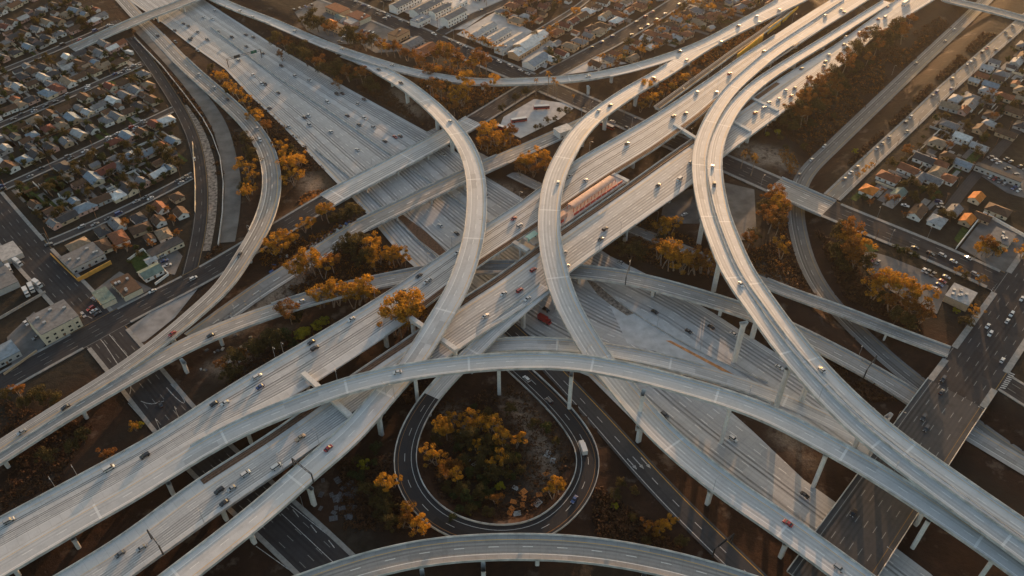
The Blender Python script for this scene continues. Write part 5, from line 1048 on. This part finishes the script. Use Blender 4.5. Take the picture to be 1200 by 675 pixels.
for x, y, L, w_, h, rf, wl, lb in ((476,8,34,10,6.5,'grey','white','grey roofed apartment block nearest the top edge'),(500,14,34,11,6.5,'grey','white','second grey roofed apartment block from the top left'),(516,18,22,8,7,'grey','white','grey roofed white apartment block with dark yard'),(532,26,26,9,8,'grey','white','brightest white apartment block facing the pale court'),(493,28,16,10,5,'blue grey','white','low blue-grey roofed block at the boulevard hedge'),(535,8,20,10,4,'white','white','low white roofed block behind the apartments'),
                                ((566),40,30,8,4.5,'light grey','white','pale long shed nearest the court street'),(582,47,30,9,4.5,'light grey','white','second long pale shed'),(599,55,34,10,5,'light grey','white','third long pale shed'),(614,62,30,11,5,'white','peach','white long shed with peach wall at the right of its row'),(623,54,34,13,6,'white','peach','large white roofed hall with small windows along its wall')):
    building(x, y, L, w_, h, ROADS['court_street'] and math.atan2(ROADS['court_street'].T[3][1], ROADS['court_street'].T[3][0]), rf, wl, lb, 'gable' if h > 4.4 and h < 8.5 and rf != 'blue grey' else 'flat', extras=2)
angC = math.atan2(ROADS['court_street'].T[3][1], ROADS['court_street'].T[3][0]); angBo = math.atan2(ROADS['boulevard'].T[30][1], ROADS['boulevard'].T[30][0])
building(628,75,22,12,4.5,angC,'blue grey','white','pale blue roofed hall beside two green trees','gable'); building(421,24,18,13,4.5,angBo,'red','cream','cream shop with red-brown roof beside the boulevard',extras=2); building(396,15,20,12,4.5,angBo,'terracotta','tan','terracotta roofed shop above the shops car park')
building(389,30,9,7,3.5,angBo,'orange','peach','orange roofed stall among the shops','gable'); building(399,24,9,6,3.4,angBo,'green','white','teal roofed stall among the shops','gable'); building(394,35,16,9,4,angBo,'tan','peach','peach shop with tan roof near dark trees'); building(412,30,10,9,4,angBo,'light grey','pink','pink shop with pale roof beside the shops car park')
building(468,45,16,11,5.5,angC,'brown','peach','peach box building with dark brown flat roof',extras=1); building(484,54,17,11,3.8,angC,'grey','grey','grey sawtooth shed beside the boulevard trees','gable'); building(500,61,16,11,4,angC,'terracotta','pink','terracotta roofed building beside the boulevard trees','gable')
building(660,158,12,8,5.0,.6,'white','white','small white box building under the long flyover'); building(12,300,16,12,3.6,angF,'light grey','grey','pale low building at the left edge of the avenue'); building(3,333,20,14,4,angF,'grey','grey','grey building at the left edge behind parked caravans'); building(4,420,16,12,4,angK,'blue grey','grey','blue-grey roofed building at the left edge')
ordinals(HLOG, None)
for o, k in HLOG: pass

# garden trees, between the houses
def garden(poly, n, kinds, place, z=0.0, sc=.75, rad=6.5):
    P = np.array([on_ground(x, y, z)[:2] for x, y in poly]); lo, hi = P.min(0), P.max(0); c = 0; tries = 0; pts = []
    while c < n and tries < n * 30:
        tries += 1; q = lo + RNG.random(2) * (hi - lo)
        if not inside(P, np.array([q[0]]), np.array([q[1]]))[0] or not clear(q[0], q[1], rad) or any(math.hypot(q[0]-a, q[1]-b) < 5 for a, b in pts): continue
        pts.append(tuple(q)); tree(random.choice(kinds), 0, 0, place, sc * random.uniform(.6, 1.2), group='garden trees', world=(q[0], q[1], gz(*q))); c += 1
garden([(-10,240),(215,150),(228,200),(60,268),(20,280)], 70, ['green','olive','green','olive','green'], 'among houses near the first left street', 0, .66, 6.0)
garden([(-10,140),(180,70),(215,150),(-10,240)], 95, ['green','olive','green','olive','green'], 'among houses between the left streets', 0, .66, 6.0)
garden([(-10,40),(90,-10),(150,40),(180,70),(-10,140)], 100, ['green','olive','green','olive'], 'among the top left houses', 0, .66, 6.0)
garden([(100,285),(218,232),(214,290),(150,312)], 12, ['green','olive','rust'], 'among houses by the curved road')
garden([(640,80),(780,-10),(930,-10),(720,85)], 70, ['olive','rust','green','amber'], 'among the top houses', 6)
garden([(560,0),(640,-12),(700,0),(640,60)], 34, ['olive','rust','amber'], 'around the top centre houses', 6)
garden([(1000,240),(1110,110),(1200,30),(1205,160),(1110,270)], 66, ['olive','green','olive','rust'], 'among the right-hand houses', 6, .7)
for x, y in ((545,45),(551,49),(556,51),(562,52),(566,54),(571,56),(576,58),(580,60),(585,63),(590,63)): tree('amber', x, y, 'in the row along the shed fence', .62)
for x, y in ((1005,206),(1010,203),(1014,199),(1019,196)): tree('amber', x, y + 2, 'in the kerb row beside the side street', .42)
tree('green', 644, 66, 'beside the pale blue hall', 1.2); tree('green', 652, 76, 'beside the pale blue hall', 1.15)
for x, y in ((200,196),(190,180),(165,192),(150,196)): tree('olive', x, y, 'towering over the left-hand houses', 1.1)
ordinals(TREELOG, None)

# ------------------------------------------------------------------ walls and fences
def wall(name, pts, h, w, mat, label, cat='wall', piers=0):
    C = [on_ground(x, y, z) if z is None else at(x, y, z) for x, y, z in pts]; root = empty(name, tuple(C[0])); tag(root, label, cat); o = Vector(C[0])
    for a, b in zip(C[:-1], C[1:]):
        n = max(1, int(np.linalg.norm(b - a) / 7.0))
        for k in range(n):
            p = Vector(a + (b-a)*k/n) - o; q = Vector(a + (b-a)*(k+1)/n) - o; d = (q - p).normalized() * .06; m = MB(); m.bar(p + d + Vector((0,0,h/2-.2)), q - d + Vector((0,0,h/2-.2)), w, h); ob('panel', m.mesh('panel', mat), root)
    return root
A_ = None
wall('garden_wall', [(60,299,.1),(92,330,.1)], 2.0, .35, M['mustard'], 'tan garden wall along the wide left avenue'); wall('garden_wall', [(92,330,.1),(131,309,.1)], 2.8, .5, M['mustard'], 'bright mustard yellow wall beside the repair yard')
wall('garden_wall', [(150,306,.1),(168,293,.1),(198,322,.1),(182,334,.1)], 1.8, .3, M['wall_white'], 'white wall round the green garden lawn')
wall('garden_wall', [(226,168,.1),(229,215,.1),(229,250,.1)], 2.0, .35, M['wall_cream'], 'cream wall between houses and the curved road')
wall('barrier_wall', [(158,45,.1),(190,78,.1),(217,112,.1),(238,140,.1),(249,160,.1),(258,185,.1),(262,215,.1),(261,250,.1),(256,288,.1)], 1.6, .5, M['conc'], 'long pale barrier wall curving down beside the gravel strip')
wall('block_wall', [(1120,292,6.4),(1152,251,6.4),(1202,279,6.4)], 2.4, .4, M['wall_white'], 'pale wall round the corner car park at right')
wall('retaining_wall', [(863,72,9.5),(878,60,9.5),(893,48,9.5)], 7.0, .8, M['suntintwall'], 'retaining wall with amber sunlight coloured on below the long flyover, longer stretch'); wall('retaining_wall', [(899,40,9.5),(914,29,9.5)], 6.0, .8, M['suntintwall'], 'retaining wall with amber sunlight coloured on, middle stretch'); wall('retaining_wall', [(917,26,9.5),(934,13,9.5)], 4.5, .8, M['suntintwall'], 'retaining wall with amber sunlight coloured on, topmost stretch')
wall('fence', [(5,440,.1),(44,412,.1)], 1.8, .3, M['wall_tan'], 'tan fence along the arterial road at the left edge'); wall('fence', [(0,374,.1),(54,343,.1)], 1.8, .3, M['fence'], 'dark grey wall behind the left car park')
def fence_lines(poly, n, z, d, place, seedk):
    """side walls between garden plots"""
    P = np.array([on_ground(x, y, z)[:2] for x, y in poly]); lo, hi = P.min(0), P.max(0); rnd = random.Random(seedk); c = 0; t = 0; out = []
    while c < n and t < n*20:
        t += 1; q = lo + np.array([rnd.random(), rnd.random()]) * (hi - lo)
        if not inside(P, np.array([q[0]]), np.array([q[1]]))[0] or not clear(q[0], q[1], 5.5): continue
        dd = np.array([math.cos(d), math.sin(d)]) if rnd.random() < .35 else np.array([-math.sin(d), math.cos(d)]); L = rnd.uniform(8, 18); e = q + dd * L
        if not clear(e[0], e[1], 5.0): continue
        m = MB(); g = gz(*q); m.bar((0,0,.7), (dd[0]*L, dd[1]*L, .7 + gz(*e) - g), .3, 1.9); o = ob('garden_wall', m.mesh('garden_wall', M[rnd.choice(['wall_white','fence','wood','wall_cream','fence'])]), None, (q[0], q[1], g)); tag(o, None, 'wall', 'garden walls'); out.append((o, 'low garden wall ' + place)); c += 1
    ordinals(out, None)
fence_lines([(-10,240),(215,150),(228,200),(60,268),(20,280)], 40, 0, angK, 'among houses by the first left streets', 3); fence_lines([(-10,40),(150,30),(205,140),(-10,235)], 46, 0, angK, 'among the upper left houses', 4)
fence_lines([(640,80),(780,-10),(930,-10),(720,85)], 30, 6, angC, 'among the top houses', 5); fence_lines([(1000,235),(1110,110),(1200,30),(1205,160),(1110,265)], 36, 6, angA, 'among the right-hand houses', 6)
# driveways
def drives(poly, n, z, d, place, sk):
    P = np.array([on_ground(x, y, z)[:2] for x, y in poly]); lo, hi = P.min(0), P.max(0); rnd = random.Random(sk); c = t = 0; out = []
    while c < n and t < n*20:
        t += 1; q = lo + np.array([rnd.random(), rnd.random()]) * (hi - lo)
        if not inside(P, np.array([q[0]]), np.array([q[1]]))[0] or not clear(q[0], q[1], 6.0): continue
        w, L = rnd.uniform(1.8, 4.5), rnd.uniform(5, 11); m = MB(); m.box(-w, w, -L, L, -.6, .07) if rnd.random() < .4 else m.box(-w*.5, w*.5, -L, L, -.6, .08)
        o = ob('driveway', m.mesh('driveway', M[rnd.choice(['walk','lot','gravel','grass','walk'])]), None, (q[0], q[1], gz(*q)), d); tag(o, 'paved or grassed plot between houses', 'driveway', kind='structure'); c += 1
drives([(-10,240),(215,150),(228,200),(60,268),(20,280)], 46, 0, angK, '', 13); drives([(-10,40),(150,30),(205,140),(-10,235)], 56, 0, angK, '', 14); drives([(640,80),(780,-10),(930,-10),(720,85)], 34, 6, angC, '', 15); drives([(1000,235),(1110,110),(1200,30),(1205,160),(1110,265)], 40, 6, angA, '', 16)

# ------------------------------------------------------------------ gantries, lamps, markings, clutter
def gantry(name, A, B, z0, h, label, panels=0):
    A = np.array(A); B = np.array(B); root = empty(name, (A[0], A[1], z0)); tag(root, label, 'sign gantry'); d = Vector((B[0]-A[0], B[1]-A[1], 0)); L = d.length; t = d / L
    for s_ in (0, 1):
        m = MB(); m.bar((d*s_), (d*s_) + Vector((0,0,h+1)), .5); ob('post', m.mesh('post', M['darkmetal']), root)
    m = MB()
    for z in (h, h+1.5): m.bar(Vector((0,0,z)), d + Vector((0,0,z)), .22)
    n = int(L / 2.5)
    for i in range(n): m.bar(t*(L*i/n) + Vector((0,0,h + 1.5*(i % 2))), t*(L*(i+1)/n) + Vector((0,0,h + 1.5*((i+1) % 2))), .14)
    ob('truss', m.mesh('truss', M['darkmetal']), root)
    for i in range(panels):
        m = MB(); c = t * (L * (i + .6) / panels); m.bar(c - t*2.6 + Vector((0,0,h+.8)), c + t*2.6 + Vector((0,0,h+.8)), .25, 2.6); ob('sign_panel', m.mesh('sign_panel', M['signgreen'] if i % 2 else M['darkmetal']), root)
gantry('sign_gantry', at(268,79,0)[:2], at(307,68,0)[:2], 0, 6.5, 'dark truss sign gantry over the upper left freeway lanes', 2)
r = ROADS['ramp_cross']; i, _ = station_of(r, *at(737,325,8.8)[:2]); c, n = r.C[i], r.N[i]; gantry('sign_gantry', c[:2] + n*6.2, c[:2] - n*6.2, c[2], 5.5, 'thin arched sign gantry over the low crossing ramp near the freeway', 0)
i, _ = station_of(r, *at(1022,434,3)[:2]); c, n = r.C[i], r.N[i]; gantry('sign_gantry', c[:2] + n*6.4, c[:2] - n*6.4, c[2], 5.5, 'dark sign gantry over the low ramp at right', 1)
r = ROADS['ramp_arch']; i, _ = station_of(r, *at(358,552,15.6)[:2]); c, n = r.C[i], r.N[i]; gantry('sign_gantry', c[:2] + n*6.6, c[:2] - n*6.6, c[2], 5.5, 'dark sign gantry over the arching flyover at lower left', 0)
r = ROADS['south']; i, _ = station_of(r, *at(176,642,11)[:2]); c, n = r.C[i], r.N[i]; gantry('sign_gantry', c[:2] - n*1.0, c[:2] - n*r.dr[i], c[2], 6.0, 'brown sign gantry over the lower carriageway at lower left', 1)
r = ROADS['collector']; i, _ = station_of(r, *at(845,640,1.4)[:2]); c, n = r.C[i], r.N[i]; gantry('sign_gantry', c[:2] + n*5.4, c[:2] - n*6.4, c[2], 6.0, 'sign gantry over the asphalt slip road at lower right', 1)
LAMPS = []
lm = MB(); lm.tube([(0,0,-.3),(0,0,8.6),(.5,0,9.3),(2.2,0,9.5)], [.11,.08,.07,.06], 5); LPOLE = lm.mesh('pole', M['metal']); lm = MB(); lm.box(1.9,2.7,-.18,.18,9.38,9.55); LHEAD = lm.mesh('lamp_head', M['metal'])
def lamp(x, y, place, key=None, side=1, z=None):
    if key:
        p, yaw, _p = on_road(key, x, y); r = ROADS[key]; i, _d = station_of(r, p[0], p[1]); o = (r.dl[i] - .3) * side if side > 0 else -(r.dr[i] - .3); p = np.array([r.C[i][0] + r.N[i][0]*o, r.C[i][1] + r.N[i][1]*o, r.C[i][2] + .5]); yw = math.atan2(-side * r.N[i][1], -side * r.N[i][0])
    else: p = on_ground(x, y); yw = random.uniform(0, 6.28)
    root = empty('street_lamp', tuple(p), yw); ob('pole', LPOLE, root); ob('lamp_head', LHEAD, root); tag(root, None, 'street lamp', 'street lamps'); LAMPS.append((root, 'grey street lamp ' + place))
for k, lst, sd in (('north', [(100,582),(200,522),(330,430),(520,320),(700,185),(845,100)], 1), ('south', [(120,690),(240,610),(380,520),(700,295),(830,205),(960,95)], -1), ('ramp_top', [(400,455),(657,423),(875,475),(1040,562)], 1), ('ramp_long', [(690,143),(646,240),(700,418),(845,567)], -1), ('ramp_arch', [(495,115),(556,274),(451,462)], 1), ('boulevard', [(440,18),(520,51),(580,76),(800,170),(1020,265),(1080,289)], 1), ('boulevard', [(560,66),(700,127),(900,213),(1050,277)], -1), ('bridge_street', [(1165,397),(1082,516)], -1), ('bridge_street', [(1108,478),(1002,633)], 1), ('ramp_cross', [(280,378),(735,325),(1000,425)], 1), ('trench_road', [(1040,110),(968,180)], 1), ('arterial', [(95,397),(300,285),(447,201)], 1), ('west_street', [(37,298),(103,368),(330,613)], 1), ('busway', [(370,299),(541,208)], -1), ('ramp_inner', [(970,460)], -1)):
    nm = PLACE.get(k, 'on the busway').replace('elevated ', '')
    for x, y in lst: lamp(x, y, nm, k, sd)
for k, sd in (('north', 1), ('south', -1)):
    r = ROADS[k]
    for i in range(8, len(r.C) - 4, 12):
        px_, py_ = project(r.C[i]); lamp(px_, py_, ('on the far edge of the upper carriageway' if sd > 0 else 'on the near edge of the lower carriageway'), k, sd)
for x, y in ((300,72),(340,101),(380,129),(420,157),(480,200),(540,240),(720,348),(770,383),(820,412)): lamp(x, y, 'in the freeway median')
for x, y in ((627,196),(706,150),(896,158),(1000,66),(1045,88),(320,250),(737,176),(770,260)): lamp(x, y, 'standing on open ground')
ordinals(LAMPS, None)
um = MB(); um.tube([(0,0,-.3),(0,0,9.2)], [.17,.12], 6); UPOLE = um.mesh('pole', M['wood']); um = MB(); um.box(-1.2,1.2,-.07,.07,8.3,8.45); um.box(-.9,.9,-.06,.06,7.5,7.62); UARM = um.mesh('crossarm', M['wood']); UP = []
for k, sd, t0, t1, st in (('cottage_street',1,0,1,8),('maple_street',-1,0,1,8),('elm_street',1,0,1,8),('far_street',-1,0,1,8),('arterial',1,.72,.98,8),('alley',1,0,1,6),('side_street',-1,.1,1,9),('boulevard',-1,.83,1,8),('court_street',1,0,1,8)):
    r = ROADS[k]; a, b = rng(r, (t0, t1))
    for i in range(a + 2, b, st):
        o = (r.dl[i] + .9) * sd if sd > 0 else -(r.dr[i] + .9); x, y = r.C[i][0] + r.N[i][0]*o, r.C[i][1] + r.N[i][1]*o
        root = empty('utility_pole', (x, y, gz(x, y)), math.atan2(r.N[i][1], r.N[i][0])); ob('pole', UPOLE, root); ob('crossarm', UARM, root); tag(root, None, 'utility pole', 'utility poles'); UP.append((root, 'wooden utility pole with crossarms along the ' + {'cottage_street':'first left street','maple_street':'second left street','elm_street':'third left street','far_street':'farthest left street','arterial':'top street','alley':'back alley','side_street':'side street','boulevard':'boulevard past the bridge','court_street':'short pale street'}[k]))
ordinals(UP, None)
# signs on the flyover parapets: small roadside board
# painted road details
def mark(par, name, pts, w, z, mat=M['line']): return ground_line(par, name, [(x, y, z) for x, y in pts], w, mat, .012)
mk = bpy.data.objects.get('avenue')
def crosswalk(A, B, C, D, n, z, par):
    """ladder crossing between two kerb points A-B (near edge) and C-D (far edge)"""
    A, B, C, D = (at(*q, z) for q in (A, B, C, D))
    for k in range(n):
        f0, f1 = (k + .15) / n, (k + .65) / n; q = [A + (B-A)*f0, A + (B-A)*f1, C + (D-C)*f1, C + (D-C)*f0]
        o = ob('crossing_stripe', me('crossing_stripe', [p + [0,0,.015] for p in q], [(0,1,2,3)], M['line']), par)
crosswalk((1161,341),(1177,322),(1166,345),(1187,322),11,6.5,mk); crosswalk((1168,454),(1181,434),(1178,456),(1190,438),9,6.5,mk)
for q in (((1131,404),(1152,413)), ((1109,418),(1126,405)), ((1113,423),(1133,432),(1163,453)), ((1166,349),(1200,364))): mark(mk, 'stop_line', q, .5, 6.5)
ws = [o for o in bpy.data.objects if o.name.startswith('avenue') and 'left side' in o.get('label', '')][0]
for q in (((92,398),(110,388),(140,430)), ((100,392),(118,396)), ((128,392),(158,428)), ((82,378),(96,364),(108,373)), ((148,440),(160,452),(152,462)), ((195,454),(217,478),(222,474),(200,450)), ((165,470),(178,480),(192,470)), ((150,472),(166,490)), ((340,592),(420,655)), ((330,602),(396,664)), ((300,640),(345,672))): mark(ws, 'lane_line', q, .3, .2)
for k in range(3): mark(ws, 'hatching', ((343 + k*21, 597 + k*18), (361 + k*21 - 4, 604 + k*18), (358 + k*21 - 8, 606 + k*18)), .35, .2)
for k in range(3):                                                     # three lane arrows on the slip road
    p0 = at(757, 551, 1.0); i, _ = station_of(ROADS['collector'], p0[0], p0[1]); t = ROADS['collector'].T[i]; n = ROADS['collector'].N[i]; p = ROADS['collector'].C[i] + np.array([*(n * (3.0 - 3.0*k) + t * (-2.0 - 1.5*k)), 0])
    v = [(p[0]+t[0]*a+n[0]*b, p[1]+t[1]*a+n[1]*b, p[2]+.06) for a, b in ((-4,.25),(-4,-.25),(1,-.25),(1,-.9),(3.6,0),(1,.9),(1,.25))]
    tag(ob('lane_arrow', me('lane_arrow', v, [tuple(range(7))], M['line'])), 'white painted lane arrow on the asphalt slip road', 'road marking', kind='structure')
# tents and rubbish beside the busway, in the loop and along the ramp
CL = []
tm = MB(); tm.v = [(-1.4,-1.1,0),(1.4,-1.1,0),(1.4,1.1,0),(-1.4,1.1,0),(-1.1,0,1.5),(1.1,0,1.5)]; tm.f = [(0,1,5,4),(2,3,4,5),(1,2,5),(3,0,4)]; tm.mi = [0]*4; TENT = tm.mesh('tent', dummy)
bx = MB(); bx.box(-1.2,1.2,-.8,.8,0,.25); bx.box(-.9,.6,-.5,.5,.25,.8); HEAP = bx.mesh('heap', dummy)
def pallet_mesh():
    m = MB()
    for k in range(5): m.box(-1.5, 1.5, -1.0 + k*.45, -.74 + k*.45, .12, .2)
    for y in (-1.2, 0, 1.2): m.box(y-.08, y+.08, -1, 1.05, 0, .12)
    return m.mesh('pallet', dummy)
PAL = pallet_mesh()
TC = [plain('tent_fabric_' + n, c, .8, .2, .1) for n, c in (('white', (.40,.40,.39)), ('blue', (.08,.13,.28)), ('grey', (.13,.13,.14)), ('orange', (.55,.20,.05)), ('tan', (.34,.28,.2)))]
def clutter(mesh, name, x, y, mat, lb, cat, sc=1.0, jit=0):
    p = on_ground(x + random.uniform(-jit, jit), y + random.uniform(-jit, jit)); o = ob(name, mesh, None, (p[0], p[1], p[2] + .02), random.uniform(0, 6.28)); o.scale = (sc, sc, sc); slotmat(o, TC[mat]); tag(o, None, cat, cat + 's on the verges'); CL.append((o, lb))
CN = ['white','blue','grey','orange','tan']
for k in range(26):
    f_ = k / 25; x, y = 362 + 50*f_, 290 - 30*f_; mt = random.choice([0,0,1,2,2,4]); clutter(random.choice([TENT, HEAP]), 'tent', x, y, mt, f'{CN[mt]} tent or tarpaulin heap beside the busway', 'tent', random.uniform(.7,1.2), 2)
for x, y in ((330,302),(336,300),(322,312),(348,300),(318,318)): mt = random.choice([0,1,2]); clutter(TENT, 'tent', x, y, mt, f'{CN[mt]} tent low on the busway verge', 'tent', 1.0, 1)
for x, y, mt in ((542,500,2),(548,496,2),(537,508,0),(548,540,0),(556,544,0),(570,548,0),(576,542,0),(590,553,0),(613,577,3),(614,584,3),(632,580,3),(602,588,3),(600,596,3),(612,592,3),(598,600,3),(606,602,0),(642,532,0),(648,540,0),(604,572,0),(583,500,2),(592,523,2),(640,555,3),(630,590,0)): clutter(PAL if mt in (0, 3) else HEAP, 'pallet' if mt in (0,3) else 'heap', x, y, mt, f'{CN[mt]} {"slatted pallet" if mt in (0,3) else "rubbish heap"} inside the black loop', 'pallet' if mt in (0,3) else 'heap', random.uniform(.9,1.5))
for k in range(26):
    x, y = 375 + random.random()*45, 560 + random.random()*50; clutter(PAL, 'pallet', x, y, random.choice([2,2,2]), 'scattered grey slatted pallet left of the loop', 'pallet', random.uniform(.7,1.3))
for k in range(18):
    x, y = 235 + random.random()*60, 402 + random.random()*45; mt = random.choice([0,4,2]); clutter(HEAP, 'heap', x, y - (x-235)*.35, mt, f'{CN[mt]} rubbish heap on the slope under the crossing ramp', 'heap', random.uniform(.5,1))
for k in range(16):
    x = 250 + random.random()*70; y = 385 - (x-250)*.75 + random.uniform(-6, 6); mt = random.choice([0,2,4]); clutter(HEAP, 'heap', x, y, mt, f'{CN[mt]} rubbish heap beside the left ramp', 'heap', random.uniform(.5,1))
for x, y in ((22,310),(45,335),(38,340),(32,345),(12,318)): 
    p = on_ground(x, y); lorry(p, angF + random.uniform(-.2,.2), 'white caravan on the yard left of the wide avenue', M['car_white'], L=7, name='caravan')
cv = [(o, 'white caravan on the dark yard left of the avenue') for o in bpy.data.objects if o.name.split('.')[0] == 'caravan']
for o, k in cv: o['category'] = 'caravan'; o['group'] = 'caravans'
ordinals(cv, None)
ordinals(CL, None)

# ------------------------------------------------------------------ low dry scrub on the verges: nobody could count it
NOGO = inF.copy()
for k_, r_ in ROADS.items():
    if k_.endswith('_span'): continue
    def mk_(sl, d, z): NOGO[sl] |= (d < 2.2) & (np.abs(ZZ[sl] + .4 - z) < 3.2)
    near(r_, 4, mk_)
for nm, poly, z, mt, lb in PADS: NOGO |= grow(inside(G2(poly, z), XX, YY))
def scrub(name, polys, n, mat, label, size=(.5, 1.5), z=0.0):
    m = MB(); rnd = random.Random(5); rd = [r for k, r in ROADS.items() if not k.endswith('_span')]
    for poly, share in polys:
        P = np.array([on_ground(x, y, z)[:2] for x, y in poly]); lo, hi = P.min(0), P.max(0); c = t = 0
        while c < n * share and t < n * 12:
            t += 1; q = lo + RNG.random(2) * (hi - lo)
            if not inside(P, np.array([q[0]]), np.array([q[1]]))[0] or noise.noise(Vector((q[0]*.03, q[1]*.03, 3))) < -.22: continue
            if NOGO[min(max(int(round((q[1]-GY[0])/4)), 0), ny-1), min(max(int(round((q[0]-GX[0])/4)), 0), nx-1)]: continue
            g = gz(*q)
            s_ = rnd.uniform(*size); leaf_clump(m, (q[0], q[1], g + s_*.3), s_, 13, s_*.34, rnd); c += 1
    return tag(ob(name, m.mesh(name, M[mat])), label, 'scrub', kind='stuff')
scrub('scrub', [([(900,150),(1100,20),(1120,30),(960,190)], .30), ([(985,200),(1150,40),(1180,40),(1000,215)], .12), ([(690,250),(790,262),(835,300),(820,335),(740,300)], .12), ([(880,240),(925,260),(960,350),(890,330),(870,290)], .12), ([(955,270),(1070,370),(1090,400),(990,350)], .16),
                ([(310,30),(440,90),(500,150),(360,70)], .12), ([(490,95),(600,100),(560,130),(540,140)], .1), ([(740,130),(860,60),(900,30),(790,110)], .1), ([(245,80),(330,140),(400,220),(320,250),(300,150)], .14), ([(300,290),(420,265),(480,315),(350,350)], .14), ([(480,480),(600,450),(660,500),(680,560),(620,610),(520,600)], .12), ([(690,560),(800,640),(860,690),(700,630)], .08), ([(0,470),(110,500),(60,580),(0,600)], .08), ([(400,540),(470,530),(480,620),(400,620)], .08), ([(300,400),(450,360),(330,430),(260,460)], .06), ([(420,440),(500,440),(470,520)], .03), ([(170,60),(280,160),(270,300),(240,330),(230,180)], .08), ([(930,390),(1060,470),(1000,470)], .05)], 8200, 'scrub', 'low dry russet scrub covering the banks and verges', (.7, 2.1))
M['suntintscrub'] = leaf_mat('sun_tinted_scrub', (.07,.030,.010), (.44,.19,.035), .4)  # scrub leaves with the gold of the low sun put into their colour
scrub('sun_tinted_scrub', [([(735,135),(790,112),(865,60),(935,10),(900,15),(830,60),(770,95),(715,130)], .3), ([(490,95),(600,102),(560,132),(545,142),(500,115)], .22), ([(560,165),(600,158),(640,190),(615,215),(560,185)], .12), ([(345,190),(395,225),(330,255),(310,240),(325,180)], .08), ([(300,300),(400,262),(420,275),(330,330)], .07), ([(400,285),(425,275),(475,316),(350,352),(340,335)], .1), ([(760,255),(800,270),(830,300),(830,325),(745,300)], .12), ([(490,72),(580,90),(560,96),(480,84)], .1), ([(930,160),(1000,90),(1090,40),(960,190)], .16), ([(870,170),(930,180),(940,205),(890,200)], .06), ([(840,300),(920,260),(935,340),(880,320)], .08)], 3000, 'suntintscrub', 'scrub coloured gold for sunlight on the banks of the upper half', (.6, 1.9), 3.0)

# ------------------------------------------------------------------ evening haze
hm = bpy.data.materials.new('haze'); hm.use_nodes = True; ht = hm.node_tree; ht.nodes.remove(ht.nodes['Principled BSDF'])
pv = ht.nodes.new('ShaderNodeVolumePrincipled'); pv.inputs['Color'].default_value = (.96, .92, .88, 1); pv.inputs['Density'].default_value = .00003; pv.inputs['Anisotropy'].default_value = .82
ht.links.new(pv.outputs[0], ht.nodes['Material Output'].inputs['Volume'])
m = MB(); m.box(-720, 720, -120, 1010, -9.5, 345); hz = ob('haze', m.mesh('haze', hm)); tag(hz, 'thin warm evening haze hanging over the whole interchange', 'haze', kind='stuff')
S.cycles.volume_bounces = 1
